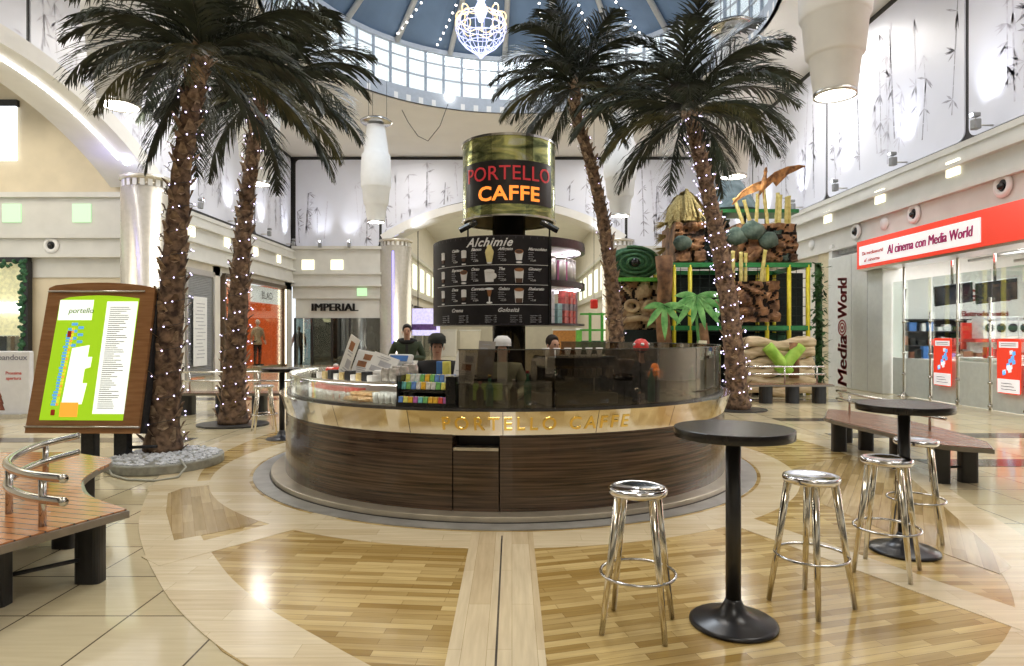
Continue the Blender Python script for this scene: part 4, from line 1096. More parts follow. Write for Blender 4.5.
# ================================================================== BENCHES
benchleg = mat('bench_leg', (.02, .02, .022), .35, noise=.2)
def bench_top(t, poly, z0, z1, wood, inset=.03):
    MB().prism(poly, z0, z1-.004).build('edge_frame', mat('bench_edge', (.22, .20, .17), .3, .6, noise=.1), t)
    c = sum((Vector(p) for p in poly), Vector((0, 0)))/len(poly)
    MB().prism([c+(Vector(p)-c)*(1-inset/((Vector(p)-c).length+.01)) for p in poly], z1-.02, z1+.004).build('seat_slats', wood, t)
def slab_leg(t, x, y, rz, w_=.17, d=.11, h=.41):
    MB().prism([(x+w_/2*math.copysign(abs(math.cos(a))**.5, math.cos(a))*math.cos(rz)-d/2*math.copysign(abs(math.sin(a))**.5, math.sin(a))*math.sin(rz), y+w_/2*math.copysign(abs(math.cos(a))**.5, math.cos(a))*math.sin(rz)+d/2*math.copysign(abs(math.sin(a))**.5, math.sin(a))*math.cos(rz)) for a in [2*PI*i/20 for i in range(20)]], 0, h).build('leg', benchleg, t)
bl = thing('curved_bench', 'curved slatted wood bench with double chrome rail at the lower left', 'bench', (0, 0, 0))
front = smooth_open([(-2.57,4.30),(-2.70,3.98),(-2.86,3.58),(-3.02,3.1),(-3.1,2.7)], 4)
innerc = smooth_open([(-3.80,6.08),(-3.68,5.88),(-3.62,5.6),(-3.50,5.25),(-3.34,5.0),(-3.05,4.66),(-2.57,4.30)], 5)
backc = [Vector(p) for p in ((-4.6,2.7),(-5.1,3.8),(-5.5,5.2),(-5.3,6.4),(-4.4,6.4))]
bench_top(bl, [tuple(p) for p in innerc + front[1:] + backc], .40, .45, benchwood)
for x, y, a in ((-2.78, 4.22, 0), (-3.12, 3.86, 0), (-3.42, 4.90, 0), (-3.72, 5.55, R(70)), (-4.7, 4.0, 0), (-4.9, 5.9, 0)): slab_leg(bl, x, y, a)
MB().tube([(-3.12, 3.86, .16), (-2.78, 4.22, .16)], .014, 8).build('crossbar', benchleg, bl)
def rail(t, P, z, post_idx, r=.03, zs=(.62, .75), seat=.45):
    pts = smooth_open(P, 10)
    for zz in zs: MB().tube([(p.x, p.y, zz) for p in pts], r, 12).build('rail_tube', mat('rail_steel', (.58, .56, .52), .16, 1.0, noise=.05), t)
    for i in post_idx:
        p = pts[int(i*(len(pts)-1))]; MB().cyl((p.x, p.y, seat), r*.8, zs[-1]-seat, 14).build('rail_post', chromed, t)
rail(bl, [(-3.72, 5.48), (-3.70, 5.0), (-3.52, 4.5), (-3.30, 4.2), (-3.0, 3.98), (-2.70, 3.86)], 0, (.16, .60, .88), .027, (.62, .76))
# right curved bench
br_ = thing('curved_bench', 'curved dark wood bench with chrome rail in front of the electronics shop', 'bench', (0, 0, 0))
fo = smooth_open([(4.92,9.98),(4.55,9.3),(4.38,8.86),(4.47,7.62),(4.55,6.85),(4.94,6.55)], 5)
ba = smooth_open([(5.18,6.95),(5.36,7.78),(5.40,8.8),(5.25,9.6),(4.98,10.0)], 5)
bench_top(br_, [tuple(p) for p in (fo+ba)[::-1]], .40, .45, benchwood2, .025)
for x, y in ((4.52, 8.85), (4.95, 8.95), (4.68, 7.75), (4.68, 7.0), (5.02, 7.05), (5.0, 9.6)): slab_leg(br_, x, y, 0, .19, .12)
MB().tube([(4.68, 7.0, .17), (5.02, 7.05, .17)], .014, 8).build('crossbar', benchleg, br_)
rail(br_, [(5.05, 9.95), (5.0, 9.2), (5.05, 8.4), (5.15, 7.6)], 0, (.2, .9), .02, (.62, .74))
def straight_bench(loc, L, rz, label, wood=benchwood2):
    t = thing('straight_bench', label, 'bench', loc, rz)
    bench_top(t, [(-L/2, -.25), (L/2, -.25), (L/2, .25), (-L/2, .25)], .40, .45, wood)
    for x in (-L*.38, -L*.12, L*.14, L*.40): slab_leg(t, x, 0, 0, .26, .3)
    for zz in (.66, .84): MB().tube([(-L/2, .2, zz), (L/2, .2, zz)], .022, 10).build('rail_tube', chrome, t)
    for x in (-L*.4, L*.1, L*.42): MB().cyl((x, .2, .45), .02, .4, 12).build('rail_post', chromed, t)
    return t
straight_bench((wx(778, 15.0), 15.0, 0), 2.4, 0, 'dark bench with double rail in front of the padded play wall')
straight_bench((wx(205, 11.0)-.2, 12.9, 0), 2.8, 0, 'dark bench with thin rail behind the two left palms')

# ================================================================== MAP BOARD
mz = 7.9
mbd = thing('map_board', 'brown framed shopping centre map board with lime green map', 'map board', (wx(82, mz), mz, 0), R(-2))
tilt = Matrix.Translation((0, 0, .40)) @ Matrix.Rotation(R(-9), 4, 'X')
def mbuild(b, name, m, parent=None):
    o = b.build(name, m, parent or mbd)
    if parent is None: o.matrix_local = tilt
    return o
W2, HT = .70, 1.86
poly = [(-W2-.03, 0), (W2, 0), (W2+.05, HT-.02)] + [(W2-(2*W2)*i/10, HT+.05*math.sin(PI*i/10)) for i in range(1, 10)] + [(-W2+.06, HT-.02)]
f2 = lambda u, v, w_: (u, .05-w_, v)
fm = mbuild(MB().prism_map(poly, f2, .05), 'frame', signwood)
mbuild(MB().prism_map([(p[0]+.03, p[1]) for p in poly], lambda u, v, w_: (u, .15-w_, v), .10), 'back_case', blackm)
for z, s_ in ((.08, 1.04), (HT-.07, .9)): mbuild(MB().tube([(-W2*s_, -.02, z), (W2*s_, -.02, z)], .012, 8), 'trim_rod', steel)
f3 = lambda u, v, w_: (u, -.001-w_, v)
lp = [(-.56, .16), (.50, .16), (.56, 1.70)] + [(.56-1.05*i/8, 1.70+.04*math.sin(PI*i/8)) for i in range(1, 8)] + [(-.47, 1.68)]
pn = mbuild(MB().prism_map(lp, f3, .006), 'map_panel', lime)
f4 = lambda u, v, w_: (u, -.0075-w_, v)
def mp_(polys, name, m): 
    b = MB()
    for p in polys: b.prism_map(p, f4, .003)
    return mbuild(b, name, m)
def rc(x0, y0, x1, y1, sk=.0): return [(x0+sk*y0, y0), (x1+sk*y0, y0), (x1+sk*y1, y1), (x0+sk*y1, y1)]
mp_([rc(.10, .24, .50, 1.66, .03)], 'directory_sheet', mapwhite)
white_p = [[(-.30, .34), (-.04, .36), (0, .62), (-.06, .62), (-.05, .80), (.02, .82), (.03, .95), (-.03, .95), (-.02, 1.10), (-.24, 1.06)], rc(-.50, 1.42, -.06, 1.68, .02)]
rng = random.Random(3); bls = []; ys_ = []; ors = []
for i in range(26):
    v = .34+i*.038; bls.append(rc(-.44+.004*i+rng.uniform(0, .03), v, -.38+.004*i+rng.uniform(0, .03), v+.028))
    (ys_ if i % 3 else ors).append(rc(-.37+.004*i, v, -.335+.004*i, v+.03))
for i in range(7): bls.append(rc(-.28+(i % 2)*.09, 1.08+.045*i, -.20+(i % 2)*.08, 1.115+.045*i))
b = MB()
for k_, ps in enumerate((white_p, bls, ys_, [rc(-.31, .20, -.08, .38)]+ors, [rc(-.42, .22, -.37, .29), rc(-.32, 1.2, -.27, 1.28)])):
    for p in ps: b.prism_map(p, lambda u, v, w_: (u, -.0075-.0004*k_-w_, v), .003, k_)
mbuild(b, 'map_print', [mapwhite, mapblue, mapyellow, maporange, redm])
b = MB(); zz = 1.58
while zz > .3:
    u0 = .15+.03*zz; b.prism_map(rc(u0, zz, u0+rng.uniform(.12, .27), zz+.010), lambda u, v, w_: (u, -.0108-w_, v), .001); zz -= .026
mbuild(b, 'directory_print', greytxt)
lo_ = text_obj('map_lettering', [('Portello', .10, -.34, 1.51, 0, .2, 1, 0, 'LEFT'), ('Metrolibero', .035, -.22, .70, 1, 0, 1, 0, 'LEFT')], [mat('print_green', (.25, .45, .1), .5, noise=.1), redtext], mbd, lambda u, v, w_: (u, -.0115-w_, v)); lo_.matrix_local = tilt
bpy.data.objects.remove(lo_)
lo_ = text_obj('map_lettering', [('portello', .10, -.34, 1.51, 0, .2, 1, 0, 'LEFT')], [mat('print_green', (.25, .45, .1), .5, noise=.1)], mbd, lambda u, v, w_: (u, -.0115-w_, v)); lo_.matrix_local = tilt
for x in (.0, .42): MB().box((x, .15, .27), (.17, .12, .54)).build('post', blackm, mbd, .01)
MB().box((.2, .15, .012), (.8, .3, .024)).build('base_plate', blackm, mbd)
MB().tube([(.42, .15, .2), (.85, .15, .22)], .02, 8).build('side_bar', blackm, mbd)

# ================================================================== LEFT SHOPS
# shop with clothes at far left (corridor wall), and white promo board
sh = thing('shop_window', 'clothes shop window with dark garland frame at the far left', 'shop window', (0, 0, 0))
x0, x1 = wx(-70, CYW), wx(31, CYW); zt = wz(262, CYW)
MB().box(((x0+x1)/2, CYW-.16, zt/2), (x1-x0, .03, zt)).build('glass', shopg, sh)
mb = MB(); mb.box((x1+.05, CYW-.2, zt/2), (.14, .2, zt)); mb.box(((x0+x1)/2, CYW-.2, zt+.05), (x1-x0+.2, .2, .14)); mb.build('frame', blackm, sh)
rng = random.Random(8); mb = MB()
for i in range(160):
    v = rng.random()*1.0
    p = (x1-.06+rng.uniform(-.08, .10), CYW-.26+rng.uniform(-.06, .04), rng.uniform(.1, zt)) if rng.random() < .65 else (rng.uniform(x0, x1), CYW-.27, zt-.05+rng.uniform(-.1, .08))
    mb.ball(p, rng.uniform(.05, .10), 0, 1, (1, 1, 1), .3, rng)
mb.build('garland', mossy, sh)
# (window is shallow: a lit display box built into the wall)
struct(MB().box(((x0+x1)/2, CYW-.03, zt/2), (x1-x0, .04, zt)).build('wall_display_back', mat('shop_interior_warm', (.80, .68, .45), .5, emit=(1, .82, .5), estr=.35, noise=.2)))
tag(MB().box(((x0+x1)/2, CYW-.09, 2.45), (x1-x0-.3, .05, .28)).build('light_band', strip), 'white light band in the clothes shop window at far left', 'light band')
ccol = [mat('cloth_black', (.02, .02, .025), .8, noise=.3), mat('cloth_grey', (.30, .24, .18), .8, noise=.2), mat('cloth_brown', (.22, .12, .06), .8, noise=.2), mat('cloth_beige', (.5, .38, .22), .8, noise=.2)]
MB().tube([(x0, CYW-.1, 1.55), (x1-.3, CYW-.1, 1.55)], .015, 6).build('hanging_rail', steel, sh)
for i, px in enumerate((2, 6, 10, 14, 18, 22, 26)):
    x = wx(px-1, CYW-.12); mb = MB(); mb.prism_map([(-.17, -.9), (.17, -.9), (.13, -.05), (.03, 0), (-.03, 0), (-.13, -.05)], lambda u, v, w_: (x+u*.55, CYW-.11+w_*1.0-.02, 1.54+v), .05)
    k = (0, 0, 1, 2, 1, 3, 2)[i]; o = mb.build('hanging_garment', ccol[k])
    tag(o, ['black', 'grey', 'brown', 'beige'][k] + ' garment hanging on the rail in the far left shop window', 'garment', ['black', 'grey', 'brown', 'beige'][k]+' garments on the far left rail')
pb = thing('promo_board', 'low white promotional board with red writing, left of the map board', 'board', (-9.88, 12.4, 0))
MB().box((0, 0, .68), (1.15, .12, 1.22)).build('panel', mat('board_white', (.78, .78, .80), .4, noise=.03), pb, .02); MB().box((0, 0, .04), (1.0, .4, .08)).build('foot', steel, pb)
text_obj('lettering', [('pandoux', (.15, .56), .25, 1.12, 0, 0, 1.0, .001, 'CENTER'), ('Prossima', .085, .27, .84, 1, 0, 1, 0, 'CENTER'), ('apertura', .085, .27, .74, 1, 0, 1, 0, 'CENTER')], [mat('letter_grey', (.2, .2, .25), .5, noise=.1), redm], pb, lambda u, v, w_: (u, -.062-w_, v))
mb = MB(); mb.lathe([(.16, 0), (.10, .14), (.13, .14), (.07, .28), (.09, .28), (0, .46)], (0, 0, 0), 8); o = mb.build('tree_picture', mat('pict_brown', (.25, .08, .05), .6, noise=.2), pb); o.location = (-.02, -.064, .15); o.scale = (.8, .03, .9)
# shutter with notice
stt = thing('roller_shutter', 'closed grey roller shutter behind the near palm', 'shutter', (XL-.12, 23.35, 0))
mb = MB(); prof = []
for i in range(60): prof += [(0, i*.062), (.03, i*.062+.015), (.03, i*.062+.047)]
vs = []
for d, z in prof: vs += [(d, -.95, z+.05), (d, .95, z+.05)]
mb._add(vs, [(2*i, 2*i+1, 2*i+3, 2*i+2) for i in range(len(prof)-1)]); mb.build('slats', mat('shutter_grey', (.40, .41, .42), .35, .5, noise=.05), stt)
mb = MB(); mb.box((.02, -1.0, 1.95), (.14, .12, 3.9)); mb.box((.02, 1.0, 1.95), (.14, .12, 3.9)); mb.box((.02, 0, 3.85), (.16, 2.1, .2)); mb.build('frame', steel, stt)
nt_ = thing('notice_sheet', 'large white notice sheet on the roller shutter', 'notice', (XL+.0, 23.2, 1.7)); 
MB().box((0, 0, 0), (.012, 1.0, 2.5)).build('sheet', mat('card_white', (.80, .80, .78)), nt_)
mb = MB()
for i in range(16): mb.box((.008, rng.uniform(-.1, .1), 1.0-i*.13), (.003, rng.uniform(.4, .75), .03))
mb.build('print', greytxt, nt_)
# red shop
rs = thing('shop_window', 'orange-red lit shop window behind the second left palm', 'shop window', (0, 0, 0))
y0, y1, zt = 25.05, 31.8, 3.9
MB().box((XL-.05, (y0+y1)/2, zt/2), (.03, y1-y0, zt)).build('glass', shopg, rs)
mb = MB(); mb.box((XL, y0, zt/2), (.2, .14, zt)); mb.box((XL, y1, zt/2), (.2, .14, zt)); mb.box((XL, (y0+y1)/2, zt), (.2, y1-y0, .16)); mb.build('frame', mat('bronze_frame', (.12, .09, .06), .3, .6, noise=.1), rs)
mb = MB(); mb.tube([(XL+.1, y1-.12, .1), (XL+.1, y1-.12, zt-.1)], .035, 6); mb.build('edge_light', mat('edge_light', (1, .9, .7), .4, emit=(1, .85, .6), estr=2.5), rs)
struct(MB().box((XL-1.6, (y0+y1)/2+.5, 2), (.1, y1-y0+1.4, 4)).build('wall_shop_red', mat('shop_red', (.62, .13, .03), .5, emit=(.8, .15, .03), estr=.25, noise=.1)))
struct(MB().box((XL-.9, y1+.3, 2), (1.5, .1, 4)).build('wall_shop_red', mat('shop_red', (.62, .13, .03))))
struct(MB().box((XL-.9, (y0+y1)/2, .05), (1.5, y1-y0+.6, .1)).build('floor_shop_window', tile))
sg = thing('shop_sign', 'white hanging sign with dark letters inside the red shop window', 'sign', (XL-.2, 30.0, 3.4))
MB().box((0, 0, 0), (.05, 3.6, .75)).build('panel', wsign, sg)
text_obj('lettering', [('CELIO', .55, 0, -.18, 0, 0, 1, .01, 'CENTER')], blackm, sg, lambda u, v, w_: (.03+w_, u, v))
bpy.data.objects.remove([c for c in sg.children if c.name.startswith('lettering')][0])
text_obj('lettering', [('BLAO', .5, 0, -.18, 0, 0, 1.1, .01, 'CENTER')], blackm, sg, lambda u, v, w_: (.03+w_, -u if False else u, v))
def mannequin(loc, rz, label, top, leg, skinm=None, scale=1.0, coat_len=.55):
    t = thing('mannequin', label, 'mannequin', loc, rz)
    sk = skinm or mat('mannequin_white', (.6, .55, .48), .4, noise=.05)
    mb = MB(); mb.tube([(0, 0, 1.42), (0, 0, 1.52)], .045, 8); mb.ball((0, -.01, 1.63), .095, sub=2, sc=(.85, 1, 1.2))
    for s_ in (-1, 1): mb.tube([(s_*.29, -.02, .98), (s_*.31, -.05, .86), (s_*.30, -.07, .80)], [.03, .035, .015], 8)
    mb.build('figure', sk, t)
    mb = MB(); mb.lathe([(.05, 1.47), (.12, 1.45), (.20, 1.38), (.19, 1.2), (.14, 1.05), (.18, .9), (.21, 1.0-coat_len+.35), (0, 1.0-coat_len+.35)], n=20)
    for s_ in (-1, 1): mb.tube([(s_*.17, 0, 1.40), (s_*.25, 0, 1.2), (s_*.29, -.02, .97)], [.065, .055, .045], 8)
    o = mb.build('coat', top, t); o.scale = (1, .65, 1)
    mb = MB()
    for s_ in (-1, 1): mb.tube([(s_*.09, 0, .95), (s_*.10, 0, .5), (s_*.10, .02, .08)], [.095, .065, .045], 10); mb.box((s_*.10, -.05, .05), (.08, .24, .08))
    mb.build('legs', leg, t); MB().cyl((0, 0, 0), .22, .02, 20).build('stand', steel, t)
    t.scale = (scale,)*3
    return t
mannequin((XL-.72, 28.0, .1), R(60), 'mannequin in black coat and trousers in the red shop window', ccol[0], ccol[0], scale=1.22)
mannequin((XL-.50, 29.7, .1), R(60), 'mannequin in beige belted coat in the red shop window', mat('coat_beige', (.48, .38, .25), .7, noise=.1), ccol[0], scale=1.25)
# IMPERIAL
im = thing('shop_window', 'dark shop window with black IMPERIAL lettering at the back left', 'shop window', (0, 0, 0))
x0, x1 = XL+.1, BX0+.05; zt = wz(318, YB)
MB().box(((x0+x1)/2, YB+.05, zt/2), (x1-x0, .04, zt)).build('glass', darkg, im)
mb = MB()
for x in (x0, x0+.9, x0+1.9, (x0+x1)/2+.6, x1): mb.box((x, YB+.02, zt/2), (.07, .12, zt))
mb.build('frame', black, im)
text_obj('lettering', [('IMPERIAL', (.56, 2.35), wx(335, YB)+d_, wz(311, YB), 0, 0, 1.02, 0, 'CENTER') for d_ in (-.03, 0, .03)], black, im, lambda u, v, w_: (u, YB-.08-w_*8, v))
struct(MB().box(((x0+x1)/2, YB+.15, (zt+4.0)/2), (x1-x0, .1, 4.05-zt)).build('wall_back_lintel', fasc))
struct(MB().box(((x0+x1)/2, YB+2.6, 2), (x1-x0, .1, 4)).build('wall_shop_dark', mat('shop_dark', (.05, .045, .04), .6, noise=.4, nscale=1)))
for px, l in ((299, 'pale shop mannequin at the left end of the dark window'), (352, 'pale shop mannequin in the middle of the dark window'), (371, 'pale shop mannequin at the right end of the dark window')):
    mannequin((wx(px, YB+1), YB+1, 0), R(10), l, mat('cloth_pale', (.35, .34, .32), .6, noise=.1), ccol[0], scale=1.15)
tag(MB().lathe([(.0, 0), (.22, .05), (.28, .3), (0, .45)], (wx(328, YB+1.2), YB+1.2, 2.2), 18).build('overhead_light', mat('lamp_warm', (1, .8, .5), .4, emit=(1, .75, .45), estr=2)), 'small warm lamp glowing inside the dark shop window', 'lamp')
# things in the back corridor
scn = thing('hanging_screen', 'bright purple and white hanging screen behind the customer', 'screen', (wx(418, 38), 38, wz(322, 38)))
MB().box((0, 0, 0), (2.6, .12, 1.6)).build('panel', mat('screen_violet', (.4, .35, .6), .3, emit=(.75, .7, 1), estr=.7, noise=.3), scn); MB().box((0, -.07, -.3), (2.2, .02, .35)).build('caption_band', mat('band_violet', (.2, .1, .4), .3, noise=.3), scn)
MB().tube([(0, 0, .8), (0, 0, 7.0)], .03, 6).build('hanger', black, scn)
for k in range(4):
    t = thing('shop_kiosk_panel', 'dark shopfront panel in the left wall of the back corridor', 'shopfront', (-5.95, 36.5+k*4.2, 1.62), 0, 'dark shopfronts of the back corridor')
    MB().box((0, 0, 0), (.1, 2.8, 3.2)).build('glass', darkg, t); MB().box((.02, 0, 1.65), (.14, 2.9, .1)).build('header', blackm, t)
for k, (x, c, l) in enumerate(((wx(566, 40), orange_plain, 'orange lit stand far down the corridor right of the column'), (wx(425, 45)+1.4, white, 'white lit stand far down the corridor left'), (wx(470, 50), cream, 'cream stand at the far end of the corridor'), (wx(579, 34.5), mat('stand_lime', (.12, .38, .05), .4, noise=.1), 'lime green pillar beside the back arch'))):
    t = thing('display_stand', l, 'stand', (x, (40, 45, 50, 34.6)[k], 0)); MB().box((0, 0, .9), ((1.6, 1.6, 1.6, .3)[k], .5, 1.8)).build('body', c, t, .03); MB().box((0, 0, 1.85), ((1.7, 1.7, 1.7, .34)[k], .55, .1)).build('top_board', white, t)

# ================================================================== RIGHT: ELECTRONICS SHOP
struct(MB().box((XR+.0, 20.55, 2.1), (.5, .9, 4.3)).build('wall_right_column', mat('pillar_cream', (.62, .54, .36), .35, noise=.06)))
pil = thing('shop_pilaster', 'white shopfront pilaster with dark red vertical writing', 'pilaster', (0, 0, 0))
MB().box((XR-.05, 18.65, 1.98), (.62, 2.95, 3.96)).build('panel', mat('pilaster_white', (.72, .74, .72), .22, noise=.03), pil, .02)
mb = MB(); 
for y in (17.9, 18.75): mb.box((XR-.363, y, 1.98), (.004, .015, 3.9))
mb.build('joint', greytxt, pil)
XF = XR-.36
text_obj('lettering', [q_ for d_ in (-.02, 0, .02) for q_ in (('Media', (.72, 1.50), d_, 0, 0, .12, .98, 0, 'LEFT'), ('World', (.72, 1.20), 2.04+d_, 0, 0, .12, .94, 0, 'LEFT'))], redtext, pil, lambda u, v, w_: (XF-.006-w_, 19.0+v*1.05, .02+u))
lg = MB(); My = Matrix.Rotation(-PI/2, 3, 'Y')
for r0_, r1_ in ((.20, .245), (.11, .155), (0.001, .06)):
    lg.arc(r0_, r1_, 0, 2*PI, 0, .006, 28)
o = lg.build('swirl_logo', redtext, pil); o.matrix_local = Matrix.Translation((XF-.004, 19.26, 1.80)) @ Matrix.Rotation(-PI/2, 4, 'Y')
sb = thing('shop_sign', 'long red and white shop sign above the electronics shop', 'sign', (0, 0, 0))
MB().box((XR-.25, 10.95, 3.80), (.75, 14.0, .76)).build('red_box', redsign, sb)
XS = XR-.635
MB().box((XS, 15.5, 3.77), (.03, 4.6, .52)).build('white_panel', wsign, sb, .01)
MB().box((XR-.25, 10.95, 3.39), (.70, 13.9, .06)).build('soffit', steel, sb)
text_obj('lettering', [('Al cinema con Media World', (.33, 3.05), d_, 0, 0, .12, 1.0, 0, 'LEFT') for d_ in (-.01, .01)]+[ ('Da mediaworld', (.15, 1.0), -1.2, .10, 1, .1, 1, 0, 'LEFT'), ('al cinema', (.15, .75), -1.1, -.09, 1, .1, 1, 0, 'LEFT')], [magtext, redm], sb, lambda u, v, w_: (XS-.02-w_, 16.45-u, 3.67+v))
#text_obj('small_lettering', [('Da mediaworld', .15, 0, .08, 0, .1, 1, 0, 'LEFT'), ('al cinema', .15, .1, -.09, 0, .1, 1, 0, 'LEFT')], redm, sb, lambda u, v, w_: (XS-.02-w_, 18.32-u*.95, 3.80+v))
MB().box((XS-.004, 10.2, 3.85), (.02, .03, .74)).build('sign_joint', redm, sb)
# interior
SY = 19.9
mb = MB(); mb.box((13.8, SY+.2, 2.2), (7.6, .2, 4.4)); mb.box((17.8, 12, 2.2), (.2, 20, 4.4)); struct(mb.build('wall_shop', mat('shop_white', (.74, .74, .72), .5, noise=.02)))
struct(MB().box((14, 11.5, 4.15), (7.6, 17.5, .12)).build('ceiling_shop', mat('shop_ceiling', (.45, .46, .46), .6, noise=.2)))
for k in range(4):
    tag(MB().tube([(11.2+k*1.4, 6, 3.85), (11.2+k*1.4, 19.6, 3.85)], .05, 8).build('ceiling_pipe', steel), 'steel pipe running along the electronics shop ceiling', 'pipe', 'pipes under the electronics shop ceiling')
    tag(MB().box((10.9+k*1.6, 12.5, 4.02), (.25, 11, .06)).build('ceiling_light', strip), 'long white tube light on the electronics shop ceiling', 'ceiling light', 'tube lights of the electronics shop')
# storefront posts + glass + frosted band
steelp = mat('post_steel', (.50, .48, .44), .22, 1.0, noise=.05)
PY = [17.15, 16.6, 15.55, 14.6, 13.6, 12.65, 11.7, 10.7]
gsf = thing('glass_shopfront', 'glass front of the electronics shop with steel posts and frosted lower band', 'shopfront', (XR-.1, 14, 0))
glf = mat('frosted_band', (.60, .64, .62), .3, noise=.05)
for k in range(len(PY)-1):
    y0, y1 = PY[k+1], PY[k]
    g = MB().box((0, (y0+y1)/2-14, 2.0), (.012, y1-y0-.04, 2.0)).build('clear_pane', shopg, gsf); MB().box((0, (y0+y1)/2-14, .50), (.014, y1-y0-.04, .98)).build('frosted_pane', glf, gsf)
for k, y in enumerate(PY[1:7]):
    hgt = [3.4, 2.15, 3.4, 2.4, 3.4, 2.15][k]
    p = MB().cyl((-.04, y-14, 0), .025, hgt, 12).build('post', steelp, gsf)
    for z in (.06, .55, 1.1, 1.9): MB().cyl((-.04, y-14, z), .045, .05, 12).build('clamp', steelp, p)
    if k == 0: MB().lathe([(0, 0), (.15, 0), (.15, .02), (.05, .08), (0, .08)], (-.04, y-14, 0), 20).build('foot', steelp, p)
for yc, l, w_ in ((15.0, 'red advert poster with white foot hanging on the shop glass, left one', .62), (13.0, 'red advert poster with white foot hanging on the shop glass, right one', .62)):
    t = thing('advert_poster', l, 'poster', (XR-.20, yc, 0)); f = lambda u, v, w2: (-w2, -u, v)
    MB().prism_map(rounded(w_, 1.12, 0, .06), lambda u, v, w2: f(u-w_/2, v+.40, w2), .015).build('red_sheet', redsign, t)
    MB().prism_map([(-.29, .42), (.29, .42), (.29, .70), (-.29, .70)], lambda u, v, w2: f(u, v, w2+.016), .004).build('white_foot', wsign, t)
    MB().prism_map([(-.25, 1.34), (.25, 1.34), (.25, 1.46), (-.25, 1.46)], lambda u, v, w2: f(u, v, w2+.016), .004).build('white_header', wsign, t)
    mb = MB(); rr_ = random.Random(2)
    for q in range(12):
        u, v = rr_.uniform(-.16, .12), rr_.uniform(.76, 1.2); mb.prism_map([(u, v), (u+.08, v+.02), (u+.07, v+.10), (u-.01, v+.08)], lambda a, b_, w2: f(a, b_, w2+.017), .004, q % 2)
    mb.build('product_picture', [mapblue, wsign], t)
    text_obj('lettering', [('OFFERTA', .09, 0, 1.365, 0, 0, 1, .002, 'CENTER')], redm, t, lambda u, v, w2: f(u, v, w2+.021))
    bpy.data.objects.remove([c for c in t.children if c.name.startswith('lettering')][0])
    mb = MB()
    for q in range(2): mb.prism_map([(-.2, 1.37+.04*q), (.2, 1.37+.04*q), (.2, 1.39+.04*q), (-.2, 1.39+.04*q)], lambda u, v, w2: f(u, v, w2+.021), .002)
    for q in range(3): mb.prism_map([(-.2, .48+.06*q), (.2-.05*q, .48+.06*q), (.2-.05*q, .50+.06*q), (-.2, .50+.06*q)], lambda u, v, w2: f(u, v, w2+.021), .002)
    mb.build('print', greytxt, t)
def tv(px, py, y, w_, h, rz, label, hl=1.3):
    t = thing('hanging_television', label, 'television', (wx(px, y), y, wz(py, y)), rz)
    o = MB().box((0, 0, 0), (w_, .07, h)).build('case', blackg, t, .01); o.rotation_euler = (R(16), R(-8), 0)
    MB().box((0, -.038, 0), (w_*.93, .004, h*.88)).build('screen', mat('screen_dark', (.03, .03, .04), .08, noise=.2), o)
    MB().tube([(0, .06, h*.1), (0, .06, 4.05-wz(py, y))], .035, 8).build('hanger_pole', steelp, t); MB().box((0, .05, 0), (.16, .06, .16)).build('bracket', steelp, t)
tv(895, 299, 17.6, .62, .50, R(10), 'small black television hanging nearest the white pilaster')
tv(953, 294, 16.2, .86, .52, R(-14), 'black hanging television above the left red poster')
tv(996, 291, 15.2, .86, .52, R(-14), 'black hanging television above the right red poster')
# dark shelving + products
shf = thing('store_shelf', 'dark product shelving along the back of the electronics shop', 'shelf', (0, SY-.25, 0))
sx0, sx1 = wx(893, SY), wx(965, SY)
mb = MB(); mb.box(((sx0+sx1)/2, .2, 1.4), (sx1-sx0, .05, 1.3)); 
for z in (.80, 1.25, 1.68, 2.05): mb.box(((sx0+sx1)/2, .0, z), (sx1-sx0, .42, .035))
mb.build('shelves', mat('shelf_dark', (.05, .05, .055), .4, noise=.2), shf)
cn = thing('store_counter', 'white counter below the dark shelving in the electronics shop', 'counter', (0, SY-.9, 0)); MB().box(((sx0+sx1)/2+1, 0, .42), (sx1-sx0+2.2, .5, .84)).build('body', white, cn, .02); MB().box(((sx0+sx1)/2+1, 0, .86), (sx1-sx0+2.3, .56, .04)).build('worktop', mat('card_white', (.80, .80, .78)), cn)
rng = random.Random(17)
kindc = [('white', mat('prod_white', (.75, .75, .75), .35, noise=.1)), ('red', redm), ('blue', blue_plain), ('brown', mat('prod_brown', (.3, .12, .07), .4, noise=.2)), ('black', blackg)]
protos = {}
def product(x, y, z, w_, h, ci, where):
    key = ci
    if key not in protos:
        o = MB().box((0, 0, .5), (1, .9, 1)).build('product_box', kindc[ci][1], bevel=.03); protos[key] = o
    else:
        o = protos[key].copy(); col.objects.link(o)
    o.location = (x, y, z); o.scale = (w_, .16, h)
    tag(o, '%s product box %s' % (kindc[ci][0], where), 'product box', '%s products %s' % (kindc[ci][0], where))
for z in (.818, 1.268, 1.698):
    x = sx0+.15
    while x < sx1-.2:
        w_ = rng.uniform(.10, .26); product(x, SY-.28, z, w_, rng.uniform(.12, .30), rng.choice([0, 0, 0, 1, 2, 3, 4]), 'on the dark store shelving'); x += w_+rng.uniform(.06, .16)
x = sx0+.2
while x < sx1+2:
    w_ = rng.uniform(.12, .32); product(x, SY-.9, .88, w_, rng.uniform(.15, .38), rng.choice([0, 0, 3, 1, 2, 4]), 'on the white store counter'); x += w_+rng.uniform(.08, .25)
